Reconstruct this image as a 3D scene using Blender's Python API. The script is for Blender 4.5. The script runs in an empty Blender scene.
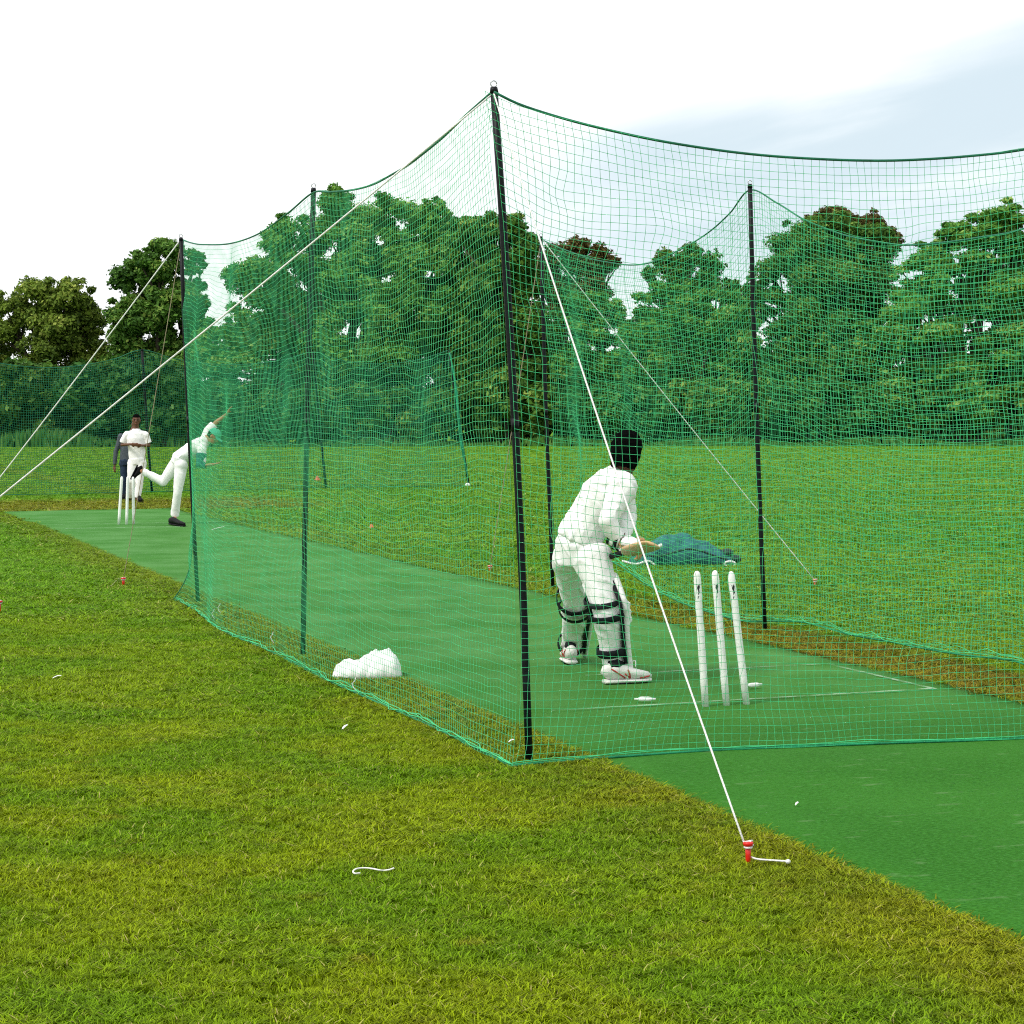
import bpy, bmesh, math, random
import numpy as np
from mathutils import Vector, Matrix, noise as mnoise
R = math.radians
rng = np.random.default_rng(7)
random.seed(7)
S = bpy.context.scene
C = S.collection
# ------------------------------------------------------------------ camera
F = 2000.0; H = 1.514; TH = math.atan(90/2000)
cam_d = bpy.data.cameras.new('camera'); cam = bpy.data.objects.new('camera', cam_d); C.objects.link(cam)
cam_d.sensor_width = 36; cam_d.lens = F/1024*36; cam_d.clip_end = 4000; cam_d.clip_start = .05
cam.location = (0, 0, H); cam.rotation_euler = (R(90)-TH, 0, 0)
S.camera = cam
S.render.resolution_x = 1024; S.render.resolution_y = 1024
# ------------------------------------------------------------------ world
W = bpy.data.worlds.new('World'); S.world = W; W.use_nodes = True
SUN_DIR = Vector((-.62, -.45, .95)).normalized()
sun_el = math.asin(SUN_DIR.z); sun_az = math.atan2(SUN_DIR.x, SUN_DIR.y)
CLOUD = (9.1, 9.3, 9.4)
BLUE = (5.5, 6.5, 7.1)
def world():
    nt = W.node_tree; N = nt.nodes; L = nt.links
    bg = N['Background']; bg.inputs['Strength'].default_value = .1
    sky = N.new('ShaderNodeTexSky'); sky.sky_type = 'NISHITA'; sky.sun_disc = False
    sky.sun_elevation = sun_el; sky.sun_rotation = sun_az; sky.dust_density = 2
    tc = N.new('ShaderNodeTexCoord'); sp = N.new('ShaderNodeSeparateXYZ'); L.new(tc.outputs['Generated'], sp.inputs[0])
    def M(op, a, b=None, c=None, clamp=False):
        m = N.new('ShaderNodeMath'); m.operation = op; m.use_clamp = clamp
        for i, v in enumerate((a, b, c)):
            if v is None: continue
            if isinstance(v, (int, float)): m.inputs[i].default_value = v
            else: L.new(v, m.inputs[i])
        return m.outputs[0]
    def smooth(v, a, b):
        m = N.new('ShaderNodeMapRange'); m.interpolation_type = 'SMOOTHSTEP'
        L.new(v, m.inputs[0]); m.inputs[1].default_value = a; m.inputs[2].default_value = b
        return m.outputs[0]
    ya = M('MAXIMUM', sp.outputs[1], .05)
    u = M('DIVIDE', sp.outputs[0], ya); v = M('DIVIDE', sp.outputs[2], ya)
    cb = N.new('ShaderNodeCombineXYZ'); L.new(M('MULTIPLY', u, 3.0), cb.inputs[0]); L.new(M('ADD', M('MULTIPLY', v, 14.0), M('MULTIPLY', u, -3.0)), cb.inputs[1])
    nz = N.new('ShaderNodeTexNoise'); nz.inputs['Scale'].default_value = 1.6; nz.inputs['Detail'].default_value = 6; L.new(cb.outputs[0], nz.inputs[0])
    n = nz.outputs[0]
    # a thin patch in the overcast, low on the right: cloud edge runs up to the right
    e = M('SUBTRACT', M('ADD', M('MULTIPLY', u, .235), .141), v)
    e = M('ADD', e, M('MULTIPLY', M('SUBTRACT', n, .5), .06))
    k = M('MULTIPLY', smooth(e, -.012, .03), smooth(M('ADD', u, M('MULTIPLY', n, .06)), -.03, .12))
    k = M('MULTIPLY', k, smooth(v, .02, .10))
    k = M('MULTIPLY', k, smooth(n, .12, .52))
    mx = N.new('ShaderNodeMix'); mx.data_type = 'RGBA'; L.new(k, mx.inputs[0])
    mx.inputs[6].default_value = (*CLOUD, 1); mx.inputs[7].default_value = (*BLUE, 1)
    m2 = N.new('ShaderNodeMix'); m2.data_type = 'RGBA'; m2.inputs[0].default_value = .06
    L.new(mx.outputs[2], m2.inputs[6]); L.new(sky.outputs[0], m2.inputs[7])
    L.new(m2.outputs[2], bg.inputs['Color'])
world()
sd = bpy.data.lights.new('sun', 'SUN'); sd.energy = 2.0; sd.angle = R(12); sd.color = (1, .95, .88)
so = bpy.data.objects.new('sun', sd); C.objects.link(so); so.location = SUN_DIR*60
so.rotation_euler = SUN_DIR.to_track_quat('Z', 'Y').to_euler()
S.view_settings.view_transform = 'Standard'; S.view_settings.look = 'None'
S.view_settings.exposure = .42; S.view_settings.gamma = 1
S.cycles.use_denoising = False; S.cycles.filter_width = 1.1; S.cycles.max_bounces = 6; S.cycles.transparent_max_bounces = 16
# ------------------------------------------------------------------ projection of traced points to real places
def ray(px, py):
    a = (px-512)/F; b = (512-py)/F; c, s = math.cos(TH), math.sin(TH)
    return np.array((a, c + b*s, -s + b*c))
def G(px, py, z=0.0):
    d = ray(px, py); t = (z-H)/d[2]; return np.array((d[0]*t, d[1]*t, z))
def P(px, py, Y):
    d = ray(px, py); t = Y/d[1]; return np.array((d[0]*t, Y, H + d[2]*t))
def PL(px, py, a, b):
    """point where the sight line meets the vertical plane through ground points a, b"""
    d = ray(px, py); e = np.array((b[0]-a[0], b[1]-a[1])); n = np.array((-e[1], e[0]))
    t = (a[0]*n[0]+a[1]*n[1])/(d[0]*n[0]+d[1]*n[1]); return np.array((d[0]*t, d[1]*t, H+d[2]*t))
def nrm(v): v = np.asarray(v, float); return v/(np.linalg.norm(v)+1e-12)
# ------------------------------------------------------------------ materials
def nodes(m):
    m.use_nodes = True; nt = m.node_tree; return nt, nt.nodes, nt.links, nt.nodes['Principled BSDF']
def mat(name, col, rough=.6, var=.12, scale=6, bump=0, bscale=40, spec=.4, metal=0, col2=None, aniso=None):
    m = bpy.data.materials.new(name); nt, N, L, B = nodes(m)
    B.inputs['Roughness'].default_value = rough; B.inputs['Metallic'].default_value = metal
    B.inputs['Specular IOR Level'].default_value = spec
    geo = N.new('ShaderNodeNewGeometry'); n = N.new('ShaderNodeTexNoise'); n.inputs['Scale'].default_value = scale; n.inputs['Detail'].default_value = 5
    L.new(geo.outputs['Position'], n.inputs[0])
    r = N.new('ShaderNodeMapRange'); r.inputs[1].default_value = .3; r.inputs[2].default_value = .7; L.new(n.outputs[0], r.inputs[0])
    mx = N.new('ShaderNodeMix'); mx.data_type = 'RGBA'; L.new(r.outputs[0], mx.inputs[0])
    c2 = col2 if col2 else tuple(min(1, c*(1+var)) for c in col); c1 = col if col2 else tuple(c*(1-var) for c in col)
    mx.inputs[6].default_value = (*c1, 1); mx.inputs[7].default_value = (*c2, 1); L.new(mx.outputs[2], B.inputs['Base Color'])
    if bump:
        n2 = N.new('ShaderNodeTexNoise'); n2.inputs['Scale'].default_value = bscale; n2.inputs['Detail'].default_value = 6
        if aniso:
            mp = N.new('ShaderNodeMapping'); mp.inputs['Scale'].default_value = aniso; L.new(geo.outputs['Position'], mp.inputs[0]); L.new(mp.outputs[0], n2.inputs[0])
        else: L.new(geo.outputs['Position'], n2.inputs[0])
        b = N.new('ShaderNodeBump'); b.inputs['Strength'].default_value = bump; b.inputs['Distance'].default_value = .02
        L.new(n2.outputs[0], b.inputs['Height']); L.new(b.outputs[0], B.inputs['Normal'])
    return m
M = {}
M['white_cloth'] = mat('white_cloth', (.86, .86, .85), .85, .03, 5, .45, 14, .2, aniso=(1, 1, .6))
M['white_pad'] = mat('white_pad', (.82, .82, .80), .6, .06, 12, .25, 30, .3)
M['black_strap'] = mat('black_strap', (.006, .008, .010), .7, .3, 20, .2, 60, .2)
M['skin'] = mat('skin', (.135, .058, .032), .55, .12, 15, .1, 60)
M['pale_skin'] = mat('pale_skin', (.34, .15, .075), .55, .12, 15, .1, 60)
M['hair'] = mat('hair', (.003, .003, .003), .95, .4, 60, .9, 130, .03)
M['eye'] = mat('eye', (.01, .008, .006), .3)
M['lip'] = mat('lip', (.16, .05, .035), .5)
M['teal_cap'] = mat('teal_cap', (.05, .36, .22), .8, .15, 20, .2, 60)
M['teal_sleeve'] = mat('teal_sleeve', (.015, .12, .12), .8, .2, 14, .4, 30)
M['dark_shoe'] = mat('dark_shoe', (.005, .005, .006), .6, .2, spec=.1)
M['shoe_white'] = mat('shoe_white', (.72, .70, .67), .5, .1, 30, .15, 60)
M['shoe_red'] = mat('shoe_red', (.42, .03, .02), .5)
M['grey_hood'] = mat('grey_hood', (.06, .075, .09), .9, .25, 30, .4, 40)
M['denim'] = mat('denim', (.012, .028, .06), .9, .25, 25, .4, 30)
M['glove_palm'] = mat('glove_palm', (.55, .30, .14), .7, .12, 40, .2, 60)
M['willow'] = mat('willow', (.62, .40, .20), .5, .12, 20, .1, 60)
M['pole'] = mat('pole', (.0035, .005, .007), .5, .3, 12, .15, 40, .2)
M['steel'] = mat('steel', (.45, .46, .48), .35, .1, 30, metal=.9)
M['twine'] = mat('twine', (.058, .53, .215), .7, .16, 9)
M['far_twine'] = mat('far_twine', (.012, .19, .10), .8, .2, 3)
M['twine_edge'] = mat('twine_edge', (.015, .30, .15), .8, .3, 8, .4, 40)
M['rope_green'] = mat('rope_green', (.008, .14, .075), .7, .25, 20, .3, 90)
M['rope_bottom'] = mat('rope_bottom', (.008, .22, .09), .7, .3, 14, .3, 90)
M['rope_white'] = mat('rope_white', (.80, .80, .78), .7, .08, 40, .5, 200)
M['rope_pink'] = mat('rope_pink', (.50, .38, .30), .7, .12, 30)
M['red_plastic'] = mat('red_plastic', (.62, .012, .006), .35, .12, 30, .05, 40, .5)
M['orange_plastic'] = mat('orange_plastic', (.55, .12, .05), .5, .15, 30)
M['stump_white'] = mat('stump_white', (.88, .88, .86), .45, .05, 20, .1, 40)
M['mark_dark'] = mat('mark_dark', (.02, .02, .025), .5)
M['bag'] = mat('bag', (.008, .055, .065), .7, .4, 9, .9, 18, .2, col2=(.045, .19, .20))
M['bag_dark'] = mat('bag_dark', (.01, .02, .025), .7, .3)
M['bark'] = mat('bark', (.05, .038, .026), .9, .35, 2, .8, 4)
M['string'] = mat('string', (.78, .78, .72), .7, .1, 60)
M['feather'] = mat('feather', (.75, .75, .72), .8, .05, 60)
M['dead_leaf'] = mat('dead_leaf', (.34, .24, .11), .8, .2, 60)

def twisted(name):  # placeholder to keep rope twist as fine bump
    return M[name]
# ------------------------------------------------------------------ mesh helpers
def mesh_np(name, V, Fc, m=None, smooth=False, attr=None):
    V = np.asarray(V, np.float32); me = bpy.data.meshes.new(name)
    me.vertices.add(len(V)); me.vertices.foreach_set('co', V.ravel())
    fl = Fc if isinstance(Fc, list) else [Fc]
    loops = np.concatenate([f.ravel() for f in fl]).astype(np.int32)
    tot = np.concatenate([np.full(len(f), f.shape[1]) for f in fl]).astype(np.int32)
    st = np.concatenate(([0], np.cumsum(tot)[:-1])).astype(np.int32)
    me.loops.add(len(loops)); me.loops.foreach_set('vertex_index', loops)
    me.polygons.add(len(tot)); me.polygons.foreach_set('loop_start', st); me.polygons.foreach_set('loop_total', tot)
    me.update(calc_edges=True)
    if smooth: me.polygons.foreach_set('use_smooth', np.ones(len(tot), bool))
    if attr is not None:
        a = me.attributes.new('var', 'FLOAT', 'FACE'); a.data.foreach_set('value', np.asarray(attr, np.float32))
    me.validate(); 
    if m: me.materials.append(m)
    return me
def tag(o, label=None, cat=None, group=None, kind=None):
    for k, v in (('label', label), ('category', cat), ('group', group), ('kind', kind)):
        if v: o[k] = v
    return o
def empty(name, loc, label, cat, group=None):
    o = bpy.data.objects.new(name, None); C.objects.link(o); o.location = Vector(loc); o.empty_display_size = .2
    return tag(o, label, cat, group)
def link(name, me, parent=None):
    """link world-space mesh; re-base to the parent's or to its own foot point"""
    o = bpy.data.objects.new(name, me); C.objects.link(o)
    if parent is not None:
        off = Vector((0, 0, 0)); p = parent
        while p is not None: off += p.location; p = p.parent
        me.transform(Matrix.Translation(-off)); o.parent = parent
    else:
        n = len(me.vertices); co = np.empty(n*3, np.float32); me.vertices.foreach_get('co', co); co = co.reshape(-1, 3)
        c = Vector(((co[:, 0].min()+co[:, 0].max())/2, (co[:, 1].min()+co[:, 1].max())/2, float(co[:, 2].min())))
        me.transform(Matrix.Translation(-c)); o.location = c
    return o
class MB:
    def __init__(s): s.V = []; s.F = []
    def add(s, V, Fc):
        n = len(s.V); s.V += [tuple(map(float, v)) for v in V]; s.F += [tuple(i+n for i in f) for f in Fc]; return s
    def tube(s, pts, rad, sides=10, side=(1, 0, 0), cap=True):
        pts = [np.asarray(p, float) for p in pts]; n = len(pts)
        if not isinstance(rad, (list, tuple)): rad = [rad]*n
        V = []; prev = None
        for i in range(n):
            t = nrm(pts[min(i+1, n-1)]-pts[max(i-1, 0)])
            ref = np.asarray(side, float) if prev is None else prev
            if abs(np.dot(ref, t)) > .97*np.linalg.norm(ref): ref = np.array((0, 1, .1)) if abs(t[1]) < .8 else np.array((1, 0, 0))
            e1 = nrm(ref-np.dot(ref, t)*t); e2 = np.cross(t, e1); prev = e1
            r = rad[i]; a, b = (r if isinstance(r, (tuple, list)) else (r, r))
            for k in range(sides):
                w = 2*math.pi*k/sides; V.append(pts[i]+e1*a*math.cos(w)+e2*b*math.sin(w))
        Fc = [(i*sides+k, i*sides+(k+1) % sides, (i+1)*sides+(k+1) % sides, (i+1)*sides+k) for i in range(n-1) for k in range(sides)]
        if cap: Fc += [tuple(range(sides))[::-1], tuple((n-1)*sides+k for k in range(sides))]
        return s.add(V, Fc)
    def limb(s, pts, rad, sides=14, side=(1, 0, 0)):
        """tube with rounded ends and extra rings (for remeshed bodies)"""
        pts = [np.asarray(p, float) for p in pts]; s.tube(pts, rad, sides, side)
        for p, r in ((pts[0], rad[0]), (pts[-1], rad[-1])):
            r = max(r) if isinstance(r, (tuple, list)) else r
            if r < .07: s.ell(p, (r, r, r))
        return s
    def ell(s, c, r, ax=None, nu=16, nv=10):
        c = np.asarray(c, float); A = np.eye(3) if ax is None else np.array([nrm(a) for a in ax])
        V = [c+A[2]*r[2]]
        for j in range(1, nv):
            ph = math.pi*j/nv
            for i in range(nu):
                w = 2*math.pi*i/nu; V.append(c+A[0]*r[0]*math.sin(ph)*math.cos(w)+A[1]*r[1]*math.sin(ph)*math.sin(w)+A[2]*r[2]*math.cos(ph))
        V.append(c-A[2]*r[2]); Fc = []
        for i in range(nu):
            Fc.append((0, 1+i, 1+(i+1) % nu)); b = 1+(nv-2)*nu; Fc.append((len(V)-1, b+(i+1) % nu, b+i))
        for j in range(nv-2):
            for i in range(nu): a = 1+j*nu; Fc.append((a+i, a+nu+i, a+nu+(i+1) % nu, a+(i+1) % nu))
        return s.add(V, Fc)
    def box(s, c, h, ax=None):
        c = np.asarray(c, float); A = np.eye(3) if ax is None else np.array([nrm(a) for a in ax])
        V = [c+A[0]*h[0]*i+A[1]*h[1]*j+A[2]*h[2]*k for i in (-1, 1) for j in (-1, 1) for k in (-1, 1)]
        return s.add(V, [(0, 1, 3, 2), (4, 6, 7, 5), (0, 4, 5, 1), (2, 3, 7, 6), (0, 2, 6, 4), (1, 5, 7, 3)])
    def mesh(s, name, m, smooth=True):
        me = bpy.data.meshes.new(name); me.from_pydata(s.V, [], s.F); bm = bmesh.new(); bm.from_mesh(me)
        bmesh.ops.recalc_face_normals(bm, faces=bm.faces); bm.to_mesh(me); bm.free(); me.update()
        if smooth: me.polygons.foreach_set('use_smooth', [True]*len(me.polygons))
        me.materials.append(m); return me
    def build(s, name, m, parent=None, smooth=True): return link(name, s.mesh(name, m, smooth), parent)
    def remesh(s, name, m, parent, voxel=.01, fold=0, fs=9, it=3, fold2=0, keep=None):
        me = s.mesh(name, m); o = bpy.data.objects.new('tmp', me); C.objects.link(o)
        r = o.modifiers.new('r', 'REMESH'); r.mode = 'VOXEL'; r.voxel_size = voxel; r.use_smooth_shade = True
        sm = o.modifiers.new('s', 'SMOOTH'); sm.factor = .5; sm.iterations = it
        dg = bpy.context.evaluated_depsgraph_get(); ev = o.evaluated_get(dg); me2 = bpy.data.meshes.new_from_object(ev)
        bpy.data.objects.remove(o); me2.name = name
        me2.materials.clear(); me2.materials.append(m)
        if fold:
            n = len(me2.vertices); co = np.empty(n*3, np.float32); nn = np.empty(n*3, np.float32)
            me2.vertices.foreach_get('co', co); me2.vertices.foreach_get('normal', nn); co = co.reshape(-1, 3); nn = nn.reshape(-1, 3)
            d = []
            for c in co:   # soft drape plus narrow diagonal creases
                x, y, z = float(c[0]), float(c[1]), float(c[2]); a_ = mnoise.noise(Vector((x*fs*.8, y*fs*.8, z*fs*.5)))
                b_ = mnoise.noise(Vector(((x+z*.7)*fs*1.35+7, y*fs*.9, (z-x*.7)*fs*.4+2*a_))); c_ = mnoise.noise(Vector(((x-z*.5)*fs*2.4, y*fs*2.2+4, (z+x*.6)*fs*1.2)))
                d.append(.8*a_+.42*max(0, 1-abs(b_)*3.2)**1.6*(.3+abs(a_)*2)-.12)
            d = np.array(d)
            co = co+nn*(d*fold)[:, None]; me2.vertices.foreach_set('co', co.ravel().astype(np.float32)); me2.update()
        me2.polygons.foreach_set('use_smooth', [True]*len(me2.polygons))
        return link(name, me2, parent)
def smooth_curve(pts, n):
    """Catmull-Rom resample of points to n, uniform in chord length"""
    p = np.asarray(pts, float)
    q = np.vstack([2*p[0]-p[1], p, 2*p[-1]-p[-2]]); out = []
    for i in range(1, len(q)-2):
        for t in np.linspace(0, 1, 24, endpoint=False):
            a, b, c, d = q[i-1], q[i], q[i+1], q[i+2]
            out.append(.5*((2*b)+(-a+c)*t+(2*a-5*b+4*c-d)*t*t+(-a+3*b-3*c+d)*t**3))
    out.append(p[-1]); out = np.array(out)
    s = np.concatenate(([0], np.cumsum(np.linalg.norm(np.diff(out, axis=0), axis=1)))); u = np.linspace(0, s[-1], n)
    return np.stack([np.interp(u, s, out[:, k]) for k in range(out.shape[1])], 1)
# ------------------------------------------------------------------ pitch axes: u runs to the bowler's end, n to the right
U = nrm((-.339, .941, 0)); NN = nrm((.941, .339, 0))
def TS(t, s, z=0.0): return NN*t + U*s + np.array((0, 0, z))
MAT_T0, MAT_T1 = 3.34, 6.21
MAT_S0, MAT_S1 = 2.4, 34.6
# ------------------------------------------------------------------ ground
def grass_color_nodes(N, L, pos):
    """patchy field colour shared by soil sheet and blades; returns colour socket"""
    def noise(scale, det=4, vec=None):
        n = N.new('ShaderNodeTexNoise'); n.inputs['Scale'].default_value = scale; n.inputs['Detail'].default_value = det
        L.new(vec or pos, n.inputs[0]); return n.outputs[0]
    def mr(v, a, b, c=0, d=1):
        m = N.new('ShaderNodeMapRange'); m.interpolation_type = 'SMOOTHSTEP'; L.new(v, m.inputs[0])
        for i, x in enumerate((a, b, c, d)): m.inputs[i+1].default_value = x
        return m.outputs[0]
    def ma(op, a, b):
        m = N.new('ShaderNodeMath'); m.operation = op
        for i, v in enumerate((a, b)):
            if isinstance(v, (int, float)): m.inputs[i].default_value = v
            else: L.new(v, m.inputs[i])
        return m.outputs[0]
    def mix(f, a, b):
        m = N.new('ShaderNodeMix'); m.data_type = 'RGBA'
        L.new(f, m.inputs[0])
        for i, v in ((6, a), (7, b)):
            if isinstance(v, tuple): m.inputs[i].default_value = (*v, 1)
            else: L.new(v, m.inputs[i])
        return m.outputs[2]
    base = mix(mr(noise(1.1), .38, .62), (.210, .280, .003), (.135, .245, .003))
    base = mix(mr(noise(5.5, 5), .55, .95), base, (.25, .20, .014))
    # pitch coordinates of the worn strips
    dt = N.new('ShaderNodeVectorMath'); dt.operation = 'DOT_PRODUCT'; L.new(pos, dt.inputs[0]); dt.inputs[1].default_value = tuple(NN)
    ds = N.new('ShaderNodeVectorMath'); ds.operation = 'DOT_PRODUCT'; L.new(pos, ds.inputs[0]); ds.inputs[1].default_value = tuple(U)
    t, s = dt.outputs['Value'], ds.outputs['Value']; w = noise(2.3, 5)
    tj = ma('ADD', t, ma('MULTIPLY', ma('SUBTRACT', w, .5), .9)); sj = ma('ADD', s, ma('MULTIPLY', ma('SUBTRACT', w, .5), 3.0))
    strip = ma('MULTIPLY', ma('MULTIPLY', mr(tj, 6.0, 6.2), mr(tj, 6.75, 7.0, 1, 0)), mr(s, 11, 19, .9, .22))
    left = ma('MULTIPLY', ma('MULTIPLY', mr(tj, 2.5, 3.3), mr(tj, 3.7, 3.9, 1, 0)), .35)
    end = ma('MULTIPLY', ma('MULTIPLY', mr(sj, 34, 35, 0, .7), mr(sj, 38, 40.5, 1, 0)), mr(tj, 8, 10, 1, 0))
    worn = ma('MULTIPLY', ma('MAXIMUM', ma('MAXIMUM', strip, left), end), mr(noise(9, 5), .3, .6, .55, 1))
    # farther field is a fresher green
    sx = N.new('ShaderNodeSeparateXYZ'); L.new(pos, sx.inputs[0])
    base = mix(mr(ma('ADD', sx.outputs[1], ma('MULTIPLY', noise(.12), 12)), 12, 30), base, mix(mr(noise(.25, 6), .35, .65), (.092, .250, .007), (.135, .275, .011)))
    base = mix(worn, base, (.20, .145, .012))
    return base, noise, mr, mix
def make_ground():
    m = bpy.data.materials.new('field_soil'); nt, N, L, B = nodes(m)
    geo = N.new('ShaderNodeNewGeometry'); pos = geo.outputs['Position']
    base, noise, mr, mix = grass_color_nodes(N, L, pos)
    mp = N.new('ShaderNodeMapping'); mp.inputs['Scale'].default_value = (1, .45, 1); L.new(pos, mp.inputs[0])
    f = mr(noise(38, 6, mp.outputs[0]), .3, .7, .5, 1.15)
    vm = N.new('ShaderNodeVectorMath'); vm.operation = 'SCALE'; L.new(base, vm.inputs[0]); L.new(f, vm.inputs['Scale'])
    L.new(vm.outputs[0], B.inputs['Base Color']); B.inputs['Roughness'].default_value = .95; B.inputs['Specular IOR Level'].default_value = .1
    b = N.new('ShaderNodeBump'); b.inputs['Strength'].default_value = .6; b.inputs['Distance'].default_value = .03
    L.new(noise(60, 6), b.inputs['Height']); L.new(b.outputs[0], B.inputs['Normal'])
    n = 90; xs = np.sign(np.linspace(-1, 1, n))*np.abs(np.linspace(-1, 1, n))**3*1500
    X, Y = np.meshgrid(xs, xs+20); Z = -.004+0*X
    V = np.stack([X.ravel(), Y.ravel(), Z.ravel()], 1); i = np.arange(n-1)
    a = (i[:, None]*n+i[None, :]).ravel(); Fc = np.stack([a, a+1, a+n+1, a+n], 1)
    o = link('ground', mesh_np('ground', V, Fc, m)); tag(o, kind='structure')
make_ground()
def grass_tufts():
    m = bpy.data.materials.new('grass_blade'); nt, N, L, B = nodes(m)
    geo = N.new('ShaderNodeNewGeometry'); base, noise, mr, mix = grass_color_nodes(N, L, geo.outputs['Position'])
    at = N.new('ShaderNodeAttribute'); at.attribute_name = 'var'
    straw = mr(at.outputs['Fac'], .91, .93)
    sc = mr(at.outputs['Fac'], 0, .9, .6, 1.75)
    vm = N.new('ShaderNodeVectorMath'); vm.operation = 'SCALE'; L.new(base, vm.inputs[0]); L.new(sc, vm.inputs['Scale'])
    col = mix(straw, vm.outputs[0], (.50, .43, .16)); L.new(col, B.inputs['Base Color'])
    B.inputs['Roughness'].default_value = .6; B.inputs['Specular IOR Level'].default_value = .12
    tr = N.new('ShaderNodeBsdfTranslucent'); L.new(col, tr.inputs[0]); mx = N.new('ShaderNodeMixShader'); mx.inputs[0].default_value = .3
    L.new(B.outputs[0], mx.inputs[1]); L.new(tr.outputs[0], mx.inputs[2]); L.new(mx.outputs[0], N['Material Output'].inputs[0])
    coll = bpy.data.collections.new('grass_tufts')
    for k in range(8):
        nb = 26 if k < 7 else 9; V = []; Fq = []; va = []
        for b in range(nb):
            a = rng.uniform(0, 2*math.pi); r = abs(rng.normal(0, .022)); x, y = r*math.cos(a), r*math.sin(a)
            h = rng.uniform(.008, .024)*(1 if k < 7 else .8); w = rng.uniform(.0011, .0022)*(1 if k < 7 else 3.2); d = rng.uniform(0, 2*math.pi); lean = rng.uniform(.5, 2.2)*h
            ux, uy = math.cos(d), math.sin(d); px_, py_ = -uy*w, ux*w; i0 = len(V)
            V += [(x-px_, y-py_, -.004), (x+px_, y+py_, -.004), (x+ux*lean*.35+px_, y+uy*lean*.35+py_, h*.62), (x+ux*lean*.35-px_, y+uy*lean*.35-py_, h*.62),
                  (x+ux*lean+px_*.25, y+uy*lean+py_*.25, h*.95), (x+ux*lean-px_*.25, y+uy*lean-py_*.25, h*.95)]
            Fq += [(i0, i0+1, i0+2, i0+3), (i0+3, i0+2, i0+4, i0+5)]; q = rng.uniform(0, .98)*(1 if k < 7 else .4); va += [q, q]
        me = mesh_np('grass_tuft', np.array(V), np.array(Fq), m, attr=va); o = bpy.data.objects.new('grass_tuft', me); coll.objects.link(o)
    pts = []; scl = []
    for y0, y1, dens, sc in ((4.3, 7, 2300, .76), (7, 10, 1700, .86), (10, 15, 760, 1.1), (15, 24, 240, 1.8), (24, 34, 90, 2.5), (34, 48, 42, 3.0), (48, 75, 14, 3.8), (75, 118, 4.5, 4.6)):
        x0 = -(y1*.27+2.4); x1 = -x0; n = int((x1-x0)*(y1-y0)*dens)
        x = rng.uniform(x0, x1, n); y = rng.uniform(y0, y1, n); t = x*NN[0]+y*NN[1]; s = x*U[0]+y*U[1]
        edge = .03*np.sin(s*7)+.02*np.sin(s*23+1)
        keep = ~((t > MAT_T0+.015+edge-.05*np.maximum(0, (8-s)/4)) & (t < MAT_T1-.03+edge) & (s > MAT_S0) & (s < MAT_S1))
        pts.append(np.stack([x[keep], y[keep], np.zeros(keep.sum())], 1)); scl.append(np.full(keep.sum(), sc)*rng.uniform(.6, 1.35, keep.sum())*np.where(np.sin(x[keep]*3.1+np.sin(y[keep]*2.3))*np.sin(y[keep]*4.1) > .5, 1.25, 1))
    # longer, looser fringe creeping over the edges of the mat
    for e, sgn in ((MAT_T0, -1), (MAT_T1, 1)):
        n = 5200; s = 2.5+rng.uniform(0, 1, n)**1.6*28; t = e+sgn*np.abs(rng.normal(0, .05, n))-sgn*.015-(.05*np.maximum(0, (8-s)/4) if sgn < 0 else 0)
        p = NN[None, :]*t[:, None]+U[None, :]*s[:, None]; pts.append(p); scl.append(rng.uniform(.7, 1.15, n)*(1+s/30))
    Pn = np.concatenate(pts); Sc = np.concatenate(scl)
    me = bpy.data.meshes.new('grass'); me.vertices.add(len(Pn)); me.vertices.foreach_set('co', Pn.astype(np.float32).ravel())
    a = me.attributes.new('sc', 'FLOAT', 'POINT'); a.data.foreach_set('value', Sc.astype(np.float32)); me.materials.append(m)
    o = bpy.data.objects.new('grass', me); C.objects.link(o); tag(o, 'short mown green grass with brown worn patches', 'grass', kind='stuff')
    ng = bpy.data.node_groups.new('grass_nodes', 'GeometryNodeTree')
    ng.interface.new_socket('Geometry', in_out='INPUT', socket_type='NodeSocketGeometry'); ng.interface.new_socket('Geometry', in_out='OUTPUT', socket_type='NodeSocketGeometry')
    n = ng.nodes; l = ng.links; gi = n.new('NodeGroupInput'); go = n.new('NodeGroupOutput'); ip = n.new('GeometryNodeInstanceOnPoints')
    ci = n.new('GeometryNodeCollectionInfo'); ci.inputs[0].default_value = coll; ci.inputs['Separate Children'].default_value = True; ci.inputs['Reset Children'].default_value = True
    rv = n.new('FunctionNodeRandomValue'); rv.data_type = 'FLOAT_VECTOR'; rv.inputs[0].default_value = (-.12, -.12, 0); rv.inputs[1].default_value = (.12, .12, 6.28)
    cx = n.new('ShaderNodeCombineXYZ'); pw = n.new('ShaderNodeMath'); pw.operation = 'POWER'; pw.inputs[1].default_value = .25
    na = n.new('GeometryNodeInputNamedAttribute'); na.data_type = 'FLOAT'; na.inputs[0].default_value = 'sc'
    l.new(gi.outputs[0], ip.inputs['Points']); l.new(ci.outputs[0], ip.inputs['Instance']); ip.inputs['Pick Instance'].default_value = True
    l.new(rv.outputs[0], ip.inputs['Rotation']); l.new(na.outputs[0], cx.inputs[0]); l.new(na.outputs[0], cx.inputs[1]); l.new(na.outputs[0], pw.inputs[0]); l.new(pw.outputs[0], cx.inputs[2]); l.new(cx.outputs[0], ip.inputs['Scale']); l.new(ip.outputs[0], go.inputs[0])
    md = o.modifiers.new('grass', 'NODES'); md.node_group = ng
grass_tufts()
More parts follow.
